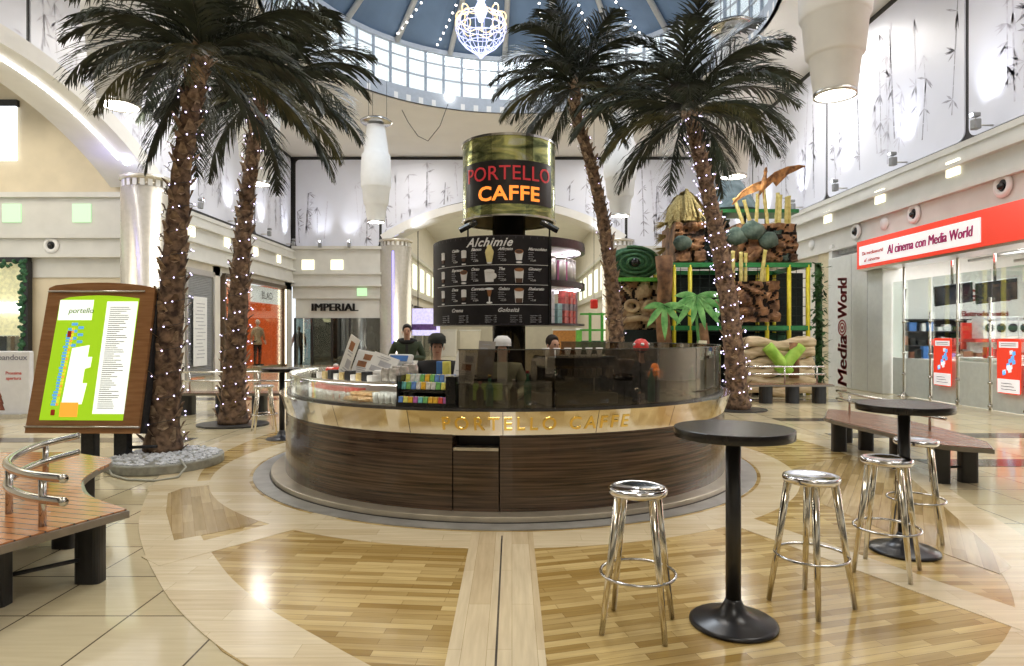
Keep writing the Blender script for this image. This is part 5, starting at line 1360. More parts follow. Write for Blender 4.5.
# second row of low islands nearer
for k, (x, y, c, l) in enumerate(((11.6, 15.4, white, 'white display island behind the left red poster'), (12.1, 13.4, mat('shelf_dark', (.05, .05, .055)), 'dark display island behind the right red poster'), (13.8, 16.6, white, 'white display island in the middle of the electronics shop'))):
    t = thing('display_island', l, 'display table', (x, y, 0)); MB().box((0, 0, .5), (1.0, 1.3, 1.0)).build('body', c, t, .03); MB().box((0, 0, 1.02), (1.06, 1.36, .04)).build('top', mat('card_white', (.80, .80, .78)), t)
    for q in range(4): product(x-.3+.2*q, y-.2, 1.04, .15, rng.uniform(.15, .3), rng.choice([0, 1, 2, 4]), 'on a display island')
# washing machines on a raised shelf
ws = thing('appliance_shelf', 'raised shelf with red edge carrying the washing machines', 'shelf', (0, 0, 0))
wxs = [wx(p, 19.0) for p in (984, 995.5, 1007, 1019)]
MB().box(((wxs[0]+wxs[-1])/2, 19.1, 1.42), (1.9, .7, .10)).build('board', mat('shelf_edge', (.6, .06, .05), .4, noise=.1), ws); MB().box(((wxs[0]+wxs[-1])/2, 19.3, .7), (1.7, .3, 1.38)).build('cabinet', white, ws)
wm = thing('washing_machine', 'white washing machine with round dark door on the raised shelf, first from left', 'washing machine', (wxs[0], 19.05, 1.47))
MB().box((0, 0, .33), (.33, .5, .66)).build('body', mat('appliance_white', (.78, .78, .78), .3, noise=.02), wm, .012); d_ = MB().lathe([(0, .02), (.09, .02), (.10, .0), (.13, 0), (.13, .03), (.10, .04), (0, .045)], n=24, M=Matrix.Rotation(PI/2, 3, 'X')).build('door', [blackm], wm, loc=(0, -.255, .32)); MB().box((0, -.255, .58), (.30, .01, .09)).build('control_panel', greytxt, wm)
for x, l in zip(wxs[1:], ('second from left', 'third from left', 'rightmost')): dup(wm, (x, 19.05, 1.47), None, 'white washing machine with round dark door on the raised shelf, ' + l)
t = thing('shop_lettering', 'dark red lettering on the electronics shop back wall above the washing machines', 'lettering', (0, 0, 0))
text_obj('letters', [('Grandi', .5, wx(968, SY), wz(300, SY)-.02, 0, 0, 1, .02, 'LEFT'), ('Elettrodomestici', .22, wx(963, SY), wz(316, SY), 0, 0, 1, .01, 'LEFT')], redtext, t, lambda u, v, w_: (u, SY+.09-w_*4, v))
tag(MB().box((wx(968, SY-.6), SY-.6, 1.55), (.45, .05, .8)).build('price_board', [redm]), 'red framed price board left of the washing machines', 'sign')
light('AREA', 'shop_lamp', (13.6, 13.5, 4.0), 620, (1, 1, 1), 5, 10)
light('AREA', 'shop_window_lamp', (XL-.75, 28.3, 3.7), 60, (1, .85, .7), 1, 5)

# ================================================================== PLAY AREA
PZ = 17.0
def pxz(px, py, y=PZ): return (wx(px, y), y, wz(py, y))
fr = thing('play_frame', 'green and yellow climbing frame with dark netting', 'play frame', (0, 0, 0))
xa, xb = wx(672, PZ), wx(808, PZ); za, zm = wz(265, PZ), wz(328, PZ)
mb = MB()
for z in (za, zm):
    for y in (PZ, PZ+2.2): mb.box(((xa+xb)/2, y, z), (xb-xa+.15, .10, .12))
    for x in (xa, xb): mb.box((x, PZ+1.1, z), (.10, 2.2, .12))
mb.box(((xa+xb)/2, PZ, zm-.02), (xb-xa, .06, .05)); mb.build('green_beams', greenp, fr)
for px in (674, 690, 767, 789, 808):
    for y in ((PZ, PZ+2.2) if px in (674, 808, 789) else (PZ,)):
        MB().cyl((wx(px, PZ), y, 0), .055, za, 14).build('yellow_post', yellowp, fr)
MB().box(((xa+xb)/2+.45, PZ+2.3, za/2), (xb-xa+.9, .04, za)).build('back_net', netm, fr)
mb = MB()
for i in range(15): 
    x = xa+(xb-xa)*i/14; mb.tube([(x, PZ+.12, 0), (x, PZ+.12, za)], .009, 4)
for i in range(14): mb.tube([(xa, PZ+.12, .25*i+.1), (xb, PZ+.12, .25*i+.1)], .009, 4)
mb.build('front_net', netm, fr)
for z in (zm-.06, .1): MB().box(((xa+xb)/2, PZ+1.1, z), (xb-xa, 2.2, .06)).build('deck', mat('deck_dark', (.03, .05, .04), .7, noise=.3), fr)
MB().box((xb-.5, PZ+1.3, .9), (.7, .6, 1.5)).build('inner_padding', mat('pad_dkgreen', (.02, .10, .05), .6, noise=.2), fr, .05)
def rocks(name, x0, x1, y0, y1, z0, z1, n, mats, label, seed, rr=(.18, .34), cat='rock wall'):
    rng = random.Random(seed); t = thing(name, label, cat, (0, 0, 0))
    # lumpy wall: grid displaced
    nx = max(4, int((x1-x0)/.055)); nz = max(4, int((z1-z0)/.055)); cells = [(rng.uniform(x0, x1), rng.uniform(z0, z1), rng.choice(range(len(mats)))) for _ in range(int(n*1.1))]
    mb = MB(); vs = []; fs = []; mi = []
    def info(x, z):
        d = sorted((math.hypot((x-c[0])*.75, z-c[1]), c[2]) for c in cells)[:2]; return d[1][0]-d[0][0], d[0][1]
    bump = {}; crack = {}
    for j in range(nz+1):
        for i in range(nx+1):
            x = x0+(x1-x0)*i/nx; z = z0+(z1-z0)*j/nz; e, m_ = info(x, z)
            vs.append((x+rng.uniform(-.015, .015), y0-.22*min(1, e/.18)**.5+rng.uniform(-.02, .02), z+rng.uniform(-.015, .015))); bump[(i, j)] = m_; crack[(i, j)] = e < .022
    k = len(vs); vs += [(x0, y1, z0), (x1, y1, z0), (x1, y1, z1), (x0, y1, z1)]
    bv = [mb.bm.verts.new(v) for v in vs]
    for j in range(nz):
        for i in range(nx):
            f = mb.bm.faces.new((bv[j*(nx+1)+i], bv[j*(nx+1)+i+1], bv[(j+1)*(nx+1)+i+1], bv[(j+1)*(nx+1)+i])); f.material_index = len(mats) if crack[(i, j)] else bump[(i, j)]
    row = lambda j: [bv[j*(nx+1)+i] for i in range(nx+1)]
    cl = lambda i: [bv[j*(nx+1)+i] for j in range(nz+1)]
    mb.bm.faces.new([bv[k+1], bv[k]] + row(0)); mb.bm.faces.new([bv[k+3], bv[k+2]] + row(nz)[::-1]); mb.bm.faces.new([bv[k], bv[k+3]] + cl(0)[::-1]); mb.bm.faces.new([bv[k+2], bv[k+1]] + cl(nx)); mb.bm.faces.new([bv[k], bv[k+1], bv[k+2], bv[k+3]])
    mb.build('rock_face', list(mats)+[mat('rock_crack', (.015, .009, .006), .95, noise=.3)], t); return t
rocks('rock_box', wx(733, PZ), wx(775, PZ), PZ-.15, PZ+.9, wz(322, PZ), wz(282, PZ), 12, [rockb, rockb], 'brown rock box hanging on the play frame below green pipes', 3)
rocks('rock_wall', wx(737, PZ), wx(799, PZ), PZ+.2, PZ+1.8, wz(264, PZ)+.08, wz(223, PZ), 22, [rockb, rockb, rockg], 'brown and green stone wall on top of the play frame', 5)
rocks('rock_wall', wx(676, PZ), wx(706, PZ), PZ+.2, PZ+1.6, wz(264, PZ)+.08, wz(222, PZ), 12, [rockb], 'dark brown rock wall of the straw-topped hut', 7)
rocks('rock_sculpture', wx(612, 17.6), wx(668, 17.6), 17.6, 18.8, 0, wz(278, 17.6), 16, [rockt, rockt, rockb], 'tan carved stone face below the green coil', 9)
rocks('rock_wall', wx(704, PZ+1), wx(738, PZ+1), PZ+1.8, PZ+2.3, wz(264, PZ)+.1, wz(215, PZ+1), 10, [netm, rockg], 'dark netted gap between the hut and the stone wall', 12)
# carved mouth and eye on the stone face
o = [c for c in col.objects if c.get('label', '').startswith('tan carved')][0]
for px, py, rr_ in ((632, 302, .17), (650, 302, .15)):
    MB().tube([(wx(px, 17.4)+rr_*math.cos(a), 17.38, wz(py+4, 17.4)+rr_*.8*math.sin(a)) for a in [2*PI*i/20 for i in range(20)]], .06, 8, closed=True).build('eye_ring', rockt, o)
MB().box((wx(640, 17.4), 17.38, wz(338, 17.4)), (1.2, .16, .45)).build('mouth', netm, o, .05)
MB().tube([(wx(614, 17.3), 17.35, wz(322, 17.4)), (wx(640, 17.3), 17.3, wz(318, 17.4)), (wx(664, 17.3), 17.35, wz(323, 17.4))], .08, 8).build('lip', rockt, o)
# straw roof
t = thing('straw_roof', 'ragged straw roof of the hut left of the right palm', 'roof', (wx(690, PZ), PZ+.8, wz(222, PZ)))
rng = random.Random(5); mb = MB()
for i in range(260):
    a = rng.uniform(0, 2*PI); l = rng.uniform(.6, 1.0); r_ = rng.uniform(0, .35)
    p = Vector((r_*math.cos(a)*1.0+.12, r_*math.sin(a)*.8, .95-r_*.6+.12*math.sin(a*3))); q = p+Vector((math.cos(a)*rng.uniform(.25, .55), math.sin(a)*.42, -l*.9)); s_ = Vector((-math.sin(a), math.cos(a), 0))*.035
    mb._add([p+s_, p-s_, q-s_*.4, q+s_*.4], [(0, 1, 2, 3)])
mb.lathe([(.5, .1), (.4, .5), (.15, .85)], n=14); mb.build('thatch', straw, t)
rng = random.Random(6)
for i in range(3):
    mb = MB(); 
    for k in range(14):
        a = PI+rng.uniform(-.9, .5); p = Vector((-.45, 0, .1-.35*i)); q = p+Vector((math.cos(a)*.35, rng.uniform(-.2, .2), rng.uniform(-.35, .05))); mb._add([p+Vector((0, 0, .03)), p-Vector((0, 0, .03)), q], [(0, 1, 2)])
    mb.build('straw_tuft', straw, t)
# volcano
t = tag(MB().lathe([(.85, 0), (.62, .45), (.38, .85), (.22, 1.05), (.0, 1.0)], (wx(729, 19), 19, wz(212, 19)), 18).build('mountain_model', mat('mountain_blue', (.09, .14, .16), .8, nscale=4, color2=(.20, .27, .30), bump=.8)), 'blue-grey model mountain peak at the top of the play area', 'model')
struct_ = thing('roof_platform', 'dark green roof edge supporting the model mountain', 'platform', (wx(745, 18.6), 18.6, wz(214, 18.6)))
MB().box((0, 0, 0), (2.7, 1.0, .1)).build('deck', greenp, struct_); 
for x in (-1.2, -.6, 0, .6, 1.2): MB().cyl((x, 0, -1.45), .035, 1.42, 8).build('support', netm, struct_)
# bamboo poles
k = 0
for px, y0_, y1_, lean, yy in ((745, 224, 198, -.30, 17.5), (752, 224, 200, -.22, 17.6), (756, 222, 194, .05, 17.5), (768, 223, 190, -.12, 17.5), (776, 222, 193, .05, 17.6), (779, 223, 195, .04, 17.4), (786, 222, 197, .02, 17.5), (789, 222, 196, 0, 17.6),
        (733, 283, 251, .0, 16.9), (741, 283, 252, .0, 16.9), (745, 283, 253, .02, 17.0), (760, 283, 250, .14, 16.9), (764, 283, 268, 0, 17.0)):
    x0_, _, z0_ = pxz(px, y0_, yy); z0_ -= .14; z1_ = wz(y1_, yy); up_ = k < 8
    mb = MB(); n_ = 12; mb.tube([(lean*i/n_, 0, (z1_-z0_)*i/n_) for i in range(n_+1)], [.05+(.008 if i % 4 == 0 else 0) for i in range(n_+1)], 8)
    o = mb.build('bamboo_pole', bambooy); o.location = (x0_, yy, z0_); k += 1
    tag(o, 'yellow bamboo pole standing on the top stone wall of the play area' if up_ else 'yellow bamboo pole standing in the brown rock box', 'pole', 'bamboo poles on the top stone wall' if up_ else 'bamboo poles in the rock box')
# green coil eye
t = thing('green_coil', 'large dark green coiled reptile eye above the stone face', 'play figure', (wx(636, 17.6), 17.9, wz(262, 17.6)))
mb = MB(); mb.ball((0, .15, 0), .56, sub=4, sc=(1.35, .55, .85), jitter=.02, rng=random.Random(1)); mb.build('body', mossy, t)
pts = [((.10+.50*i/70)*1.25*math.cos(i*.3), -.20+.004*i*.6, (.10+.50*i/70)*.78*math.sin(i*.3)) for i in range(70)]
MB().tube(pts, .045, 6).build('coil_ridge', mat('moss_light', (.05, .14, .06), .8, noise=.3), t); MB().ball((0, -.2, 0), .13, sub=3).build('pupil', blackg, t)
MB().box((wx(640, 17.5), 17.5, wz(280, 17.5)), (1.55, .5, .10)).build('grass_strip', [mat('strip_green', (.10, .45, .05), .5, noise=.2)], None)
tag(col.objects[-1], 'bright green strip between the coil and the stone face', 'strip')
tt = thing('totem_trunk', 'brown twisted tree trunk between the stone face and the play frame', 'tree trunk', (wx(664, 16.9), 16.9, 0))
mb = MB(); mb.tube([(0, 0, 0), (.04, 0, 1), (-.03, 0, 2), (.03, 0, 3), (0, 0, wz(256, 16.9))], [.24, .2, .19, .2, .24], 12); mb.build('trunk', rockb, tt)
tt = thing('totem_trunk', 'brown stump below the big green leaves', 'tree trunk', (wx(704, 16.7), 16.7, 0)); MB().tube([(0, 0, 0), (.03, 0, .9), (-.02, 0, 1.9)], [.26, .17, .1], 12).build('trunk', rockb, tt)
# big leaf plant
lpnt = thing('leaf_plant', 'artificial plant with big bright green leaves in front of the play frame', 'plant', (wx(700, 16.2), 16.2, 0))
MB().tube([(.1, .3, 0), (.02, .1, 1.2), (-.1, 0, 2.1)], .04, 8).build('stem', mat('stem_green', (.06, .2, .04), .6, noise=.2), lpnt)
def leaf(x, z, L, w_, an, seed):
    mb = MB(); d = Vector((math.cos(an), -.15, math.sin(an))); s_ = Vector((-math.sin(an), 0, math.cos(an))); c = Vector((x, 0, z)); N_ = 8; vs = []
    for i in range(N_+1):
        u = i/N_; p = c+d*L*u+Vector((0, 0, -.22*L*u*u)); ww = w_*math.sin(PI*min(1, .06+u*.94))**.8
        vs += [p+s_*ww, p+Vector((0, .04, 0)), p-s_*ww]
    fs = []
    for i in range(N_): fs += [(3*i, 3*i+1, 3*i+4, 3*i+3), (3*i+1, 3*i+2, 3*i+5, 3*i+4)]
    mb._add(vs, fs, 0, True); o = mb.build('leaf', greenleaf, lpnt); sm_ = o.modifiers.new('s', 'SOLIDIFY'); sm_.thickness = .008
for (cx_, cz_, n_, L_) in ((wx(664, 16.2)-lpnt.location.x, wz(305, 16.2), 5, .75), (wx(697, 16.2)-lpnt.location.x, wz(296, 16.2), 8, .85), (wx(722, 16.2)-lpnt.location.x, wz(300, 16.2), 4, .55)):
    for i in range(n_):
        an = -PI*1.15+PI*1.3*(i+.5)/n_ if n_ > 4 else -PI*.9+PI*.8*i/3
        leaf(cx_, cz_, L_*.85*(.85+.3*((i*7) % 3)/2), .085, an, i)
    MB().tube([(-.1, 0, 2.0), (cx_, 0, cz_)], .025, 6).build('branch', mat('stem_green', (.06, .2, .04)), lpnt)
# padded wall
pw = thing('padded_wall', 'beige padded wall with bright green crossed pads under the play frame', 'padding', (0, 0, 0))
px0, px1 = wx(744, 16.4), wx(814, 16.4)
for i in range(6):
    z = .18+i*.235
    pts = [(px0+(px1-px0)*j/10, 16.45+.03*math.sin(j*2+i), z+.07*math.sin(j*.9+i*1.3)) for j in range(11)]
    MB().tube(pts, .145, 8).build('pad_roll', pad, pw)
for x_a, x_b in ((wx(768, 16.2), wx(790, 16.2)), (wx(790, 16.2)+.3, wx(768, 16.2)+.3)):
    pts = [(x_a+(x_b-x_a)*j/6, 16.27-.02*math.sin(PI*j/6), wz(346, 16.2)-.68*j/6) for j in range(7)]
    MB().tube(pts, .15, 10).build('green_pad', padg, pw)
MB().tube([(wx(796, 16.2), 16.3, .5), (wx(796, 16.2), 16.3, 1.4)], .13, 8).build('brown_pad', rockb, pw)
tag(MB().tube([(wx(706, 16.3), 16.3, 0), (wx(700, 16.3), 16.3, .7), (wx(702, 16.3), 16.3, 1.45)], [.14, .1, .13], 8).build('stone_fang', mat('fang', (.6, .55, .38), .6, noise=.1)), 'pale upright fang-shaped stone beside the right palm trunk', 'stone')
# far green things seen through glass shelf area at px 580-610
gf = thing('play_frame', 'small light green frame right of the tower shelves', 'play frame', (0, 0, 0))
y_ = 24
mb = MB()
for px in (590, 602): mb.box((wx(px, y_), y_, 1.2), (.1, .1, 2.4))
for z in (1.0, 1.75, 2.35): mb.box((wx(596, y_), y_, z), (1.2, .08, .07))
mb.build('rails', mat('frame_lime', (.06, .30, .04), .4, noise=.1), gf); MB().box((wx(596, y_), y_+.1, .7), (1.1, .05, 1.3)).build('panel', mat('pad_dkgreen', (.02, .10, .05)), gf)
tag(MB().ball((0, 0, 0), .3, sub=3, sc=(1, 1, .8)).build('hanging_red_box', redm, loc=(wx(594, 23), 23, wz(304, 23))), 'small red hanging decoration left of the palm behind the tower', 'decoration')
bpy.data.objects.remove(col.objects[-1])
t = thing('hanging_decoration', 'small red hanging decoration left of the palm behind the tower', 'decoration', (wx(594, 23), 23, wz(304, 23))); MB().box((0, 0, 0), (.26, .24, .34)).build('body', redm, t, .05); MB().tube([(0, 0, .2), (0, 0, 8.0)], .008, 4).build('cord', wire, t)
# pterodactyl
pd = thing('pterosaur_model', 'orange-brown flying reptile model gliding above the play area', 'flying reptile', (wx(764, 16.5), 16.5, wz(184, 16.5)))
wingm = mat('wing_orange', (.13, .055, .02), .7, nscale=5, color2=(.46, .22, .07))
mb = MB(); mb.tube([(-.05, .3, -.35), (-.03, .15, -.15), (0, 0, .05), (.0, -.1, .28), (-.03, -.22, .42)], [.03, .10, .12, .07, .05], 10)
mb.tube([(-.03, -.22, .42), (-.10, -.45, .50), (-.15, -.62, .50)], [.075, .045, .008], 8); mb.tube([(-.03, -.2, .45), (.06, -.02, .62)], [.05, .006], 6)
for s_ in (-1, 1): mb.tube([(s_*.06, .2, -.2), (s_*.1, .32, -.42), (s_*.1, .34, -.52)], [.035, .02, .01], 6)
mb.build('body', wingm, pd)
def wing(P_lead, P_trail, name):
    mb = MB(); n_ = len(P_lead); vs = [Vector(p) for p in P_lead]+[Vector(p) for p in P_trail]
    mb._add(vs, [(i, i+1, n_+i+1, n_+i) for i in range(n_-1)]); mb.tube(P_lead, [.05-.035*i/(n_-1) for i in range(n_)], 6)
    o = mb.build(name, wingm, pd); s2_ = o.modifiers.new('s', 'SOLIDIFY'); s2_.thickness = .02
wing([(.05, 0, .1), (.45, .05, .45), (.95, .1, .68), (1.45, .2, .78), (1.75, .3, .78)], [(.05, .1, -.2), (.40, .15, .12), (.55, .2, -.05), (1.05, .3, .45), (1.72, .32, .76)], 'right_wing')
wing([(-.05, 0, .1), (-.4, .05, -.02), (-.8, .1, -.25), (-1.05, .2, -.55), (-1.15, .3, -.75)], [(-.05, .1, -.2), (-.35, .15, -.30), (-.6, .2, -.38), (-.9, .3, -.55), (-1.13, .32, -.74)], 'left_wing')
pd.scale = (.66, .66, .66)
MB().tube([(0, 0, .2), (0, .1, (PT+.1-pd.location.z)/.66)], .006, 4).build('suspension_wire', wire, pd)
dk = thing('climbing_plant', 'dark green leafy column at the right end of the play frame', 'plant', (wx(818, 17), 17, 0))
rng = random.Random(77); mb = MB(); mb.tube([(0, 0, 0), (.03, 0, 1.8), (0, 0, 3.5)], .09, 8)
for i in range(420):
    p = Vector((rng.uniform(-.14, .14), rng.uniform(-.18, .1), rng.uniform(.05, 3.5))); d = Vector((rng.uniform(-1, 1), rng.uniform(-1, .2), rng.uniform(-.8, .4))).normalized(); s_ = d.cross(Vector((0, 0, 1))).normalized()*.05
    mb._add([p, p+d*.08+s_, p+d*.2, p+d*.08-s_], [(0, 1, 2, 3)])
mb.build('foliage', mat('ivy_dark', (.015, .05, .015), .6, nscale=5, color2=(.06, .16, .04)), dk)
for (x_, y_, z_, r_, l_) in ((wx(737, 17), 17.0, wz(236, 17), .26, 'green boulder at the left end of the top stone wall'), (wx(752, 17), 16.95, wz(231, 17), .28, 'large green-grey boulder set in the top stone wall'), (wx(768, 17), 16.98, wz(240, 17), .24, 'grey-green boulder in the middle of the top stone wall'), (wx(682, 17), 16.95, wz(243, 17), .22, 'small dark boulder on the hut wall')):
    o = MB().ball((0, 0, 0), r_, sub=2, sc=(1.2, .45, .95), jitter=.10, rng=rng).build('boulder', rockg); o.location = (x_, y_, z_); tag(o, l_, 'boulder')
bls_ = thing('arch_lamp', 'small blue-white lamp at the foot of the left arch soffit', 'lamp', (XL-.2, 19.1, 6.75)); MB().ball((0, 0, 0), .11, sub=3).build('lens', mat('lamp_blue_white', (.7, .75, 1), .4, emit=(.75, .8, 1), estr=8), bls_)
light('POINT', 'arch_lamp_light', (XL-.7, 18.6, 6.4), 7, (.25, .25, 1), .1)

# ================================================================== LANTERNS, CHANDELIER
def lantern(x, y, zb, label, tiers=False, H=3.6):
    t = thing('hanging_lantern', label, 'lantern', (x, y, zb))
    prof = [(.31, 0), (.33, .05), (.40, .60), (.42, .62), (.455, .66), (.51, 1.24), (.53, 1.26), (.55, 1.30), (.57, 1.75), (.56, 1.95), (.53, 2.5), (.50, 2.54), (.47, 2.57), (.40, 3.1), (.34, H)]
    MB().lathe(prof, n=36).build('shade', fabric, t)
    MB().lathe([(0, .05), (.29, .05), (.30, 0)], n=32).build('lamp_disc', lampglow, t)
    MB().lathe([(.30, -.02), (.335, -.02), (.335, .04), (.31, .04)], n=32).build('lower_ring', steel, t)
    MB().lathe([(0, H+.06), (.55, H+.10), (.60, H+.16), (.5, H+.24), (0, H+.26)], n=32).build('top_disc', chromed, t)
    for k in range(3): MB().tube([(.4*math.cos(k*2.1), .4*math.sin(k*2.1), H+.2), (.4*math.cos(k*2.1), .4*math.sin(k*2.1), PT+.4-zb)], .008, 4).build('cable', wire, t)
    if math.hypot(x-DC.x, y-DC.y) < DR:
        pass
    return t
for x, y, zb, l in ((5.35, 10.6, 5.58, 'large pale hanging lantern nearest the right wall'), (5.6, 16.2, 5.6, 'pale hanging lantern over the model mountain'), (3.75, 22.2, 5.7, 'pale hanging lantern between the two right palms'),
        (-6.75, 11.0, 5.55, 'pale hanging lantern beside the left arch, behind the near palm fronds'), (-6.75, 17.0, 5.6, 'pale hanging lantern behind the second left palm'), (-5.1, 24.0, 5.8, 'pale spindle lantern with metal top disc, hanging free at back left')):
    lantern(x, y, zb, l)
    light('POINT', 'lantern_lamp', (x, y, zb-.25), 60, (1, .97, .9), .25)
# chandelier
ch = thing('chandelier', 'glowing wire chandelier decoration hanging in the dome', 'chandelier', (wx(481, 19.3), 19.3, wz(58, 19.3)))
cb = mat('chand_blue', (.8, .85, 1), .4, emit=(.50, .53, 1), estr=.95); cg = mat('chand_gold', (1, .8, .5), .4, emit=(1, .65, .30), estr=.95)
def cprof(u): return (.80*math.sin(PI*min(1, (u*.93+.02)))**.75*(1 if u > .25 else .55+1.8*u), u*1.35)
prof = [(.04, 0), (.12, .10), (.28, .22), (.50, .38), (.68, .60), (.76, .85), (.74, 1.05), (.66, 1.2)]
for k in range(18):
    a = 2*PI*k/18; MB().tube([(r*math.cos(a), r*math.sin(a), z) for r, z in prof], .010, 5).build('basket_rib', cb, ch)
for r, z in prof[2:]: MB().tube([(r*math.cos(2*PI*i/40), r*math.sin(2*PI*i/40), z) for i in range(40)], .012, 5, closed=True).build('basket_hoop', cb, ch)
for k in range(8):
    a = 2*PI*k/8; MB().tube([((.62+.14*math.cos(q))*math.cos(a), (.62+.14*math.cos(q))*math.sin(a), 1.25+.16*math.sin(q)) for q in [PI*1.7*i/14-.6 for i in range(15)]], .018, 5).build('gold_scroll', cg, ch)
for z, r in ((1.02, .77), (1.15, .72)): MB().tube([(r*math.cos(2*PI*i/40), r*math.sin(2*PI*i/40), z+.06*math.sin(i*PI/2.5)) for i in range(40)], .014, 5, closed=True).build('gold_garland', cg, ch)
MB().lathe([(.08, 1.1), (.22, 1.45), (.10, 1.7), (.28, 2.0), (.05, 2.3)], n=14).build('stem', mat('chand_stem', (.8, .85, 1), .4, emit=(.6, .65, 1), estr=.7), ch)
MB().tube([(0, 0, 2.2), (0, 0, Z3-ch.location.z)], .012, 5).build('suspension_cable', wire, ch)
# dome string lights
rng = random.Random(31)
def dome_string(a0_, a1_, label, z1_=None):
    p = Vector((DC.x+DR*.98*math.cos(a0_), DC.y+DR*.98*math.sin(a0_), Z2+.1)); q = Vector((DC.x+.6*math.cos(a1_), DC.y+.6*math.sin(a1_), Z3-1.2))
    if z1_: q = Vector((DC.x+DR*.98*math.cos(a1_), DC.y+DR*.98*math.sin(a1_), z1_))
    pts = []
    for i in range(41):
        u = i/40; v = p.lerp(q, u); v.z -= (.8)*4*u*(1-u)*.6; pts.append(v)
    mb = MB(); mb.tube(pts, .010, 4)
    for i in range(1, 40, 2): mb.ball(pts[i], .045, 1, 1)
    tag(mb.build('string_lights', [wire, bulbw]), label, 'string lights')
for k, a in enumerate((100, 117, 131, 63, 48, 80)):
    dome_string(R(a), R(a), ['string of lights sagging from the dome rim behind the chandelier', 'string of lights left of the chandelier', 'string of lights at the dome\'s left, right of the near palms', 'string of lights above the palm behind the tower', 'string of lights above the right palm', 'string of lights right of the chandelier'][k])
sp = thing('spotlight', 'glaring bright spotlight on the dome window ring', 'spotlight', (wx(449, DC.y+DR-.5), DC.y+DR-.5, wz(97, DC.y+DR-.5)))
MB().ball((0, 0, 0), .20, sub=3).build('lamp', mat('glare', (1, 1, 1), .4, emit=(1, .97, .9), estr=14), sp); MB().cyl((0, .1, -.35), .05, .3, 10).build('bracket', black, sp); MB().box((0, .3, -.3), (.15, .5, .06)).build('arm', black, sp)
sp = thing('spotlight', 'bright white lamp on the ceiling edge behind the right palm crown', 'spotlight', (wx(744, 19), 19, wz(48, 19))); MB().ball((0, 0, 0), .16, sub=3).build('lamp', mat('glare', (1, 1, 1)), sp); MB().cyl((0, 0, .1), .04, .3, 10).build('bracket', steel, sp)
# loose cable loops under the dome ring
tag(MB().tube([(wx(px, 25), 25, wz(py, 25)) for px, py in ((402, 110), (408, 122), (418, 136), (428, 141), (440, 126), (448, 104))], .015, 5).build('hanging_cable', wire), 'loose dark cable looping below the dome ring left of the sign', 'cable')

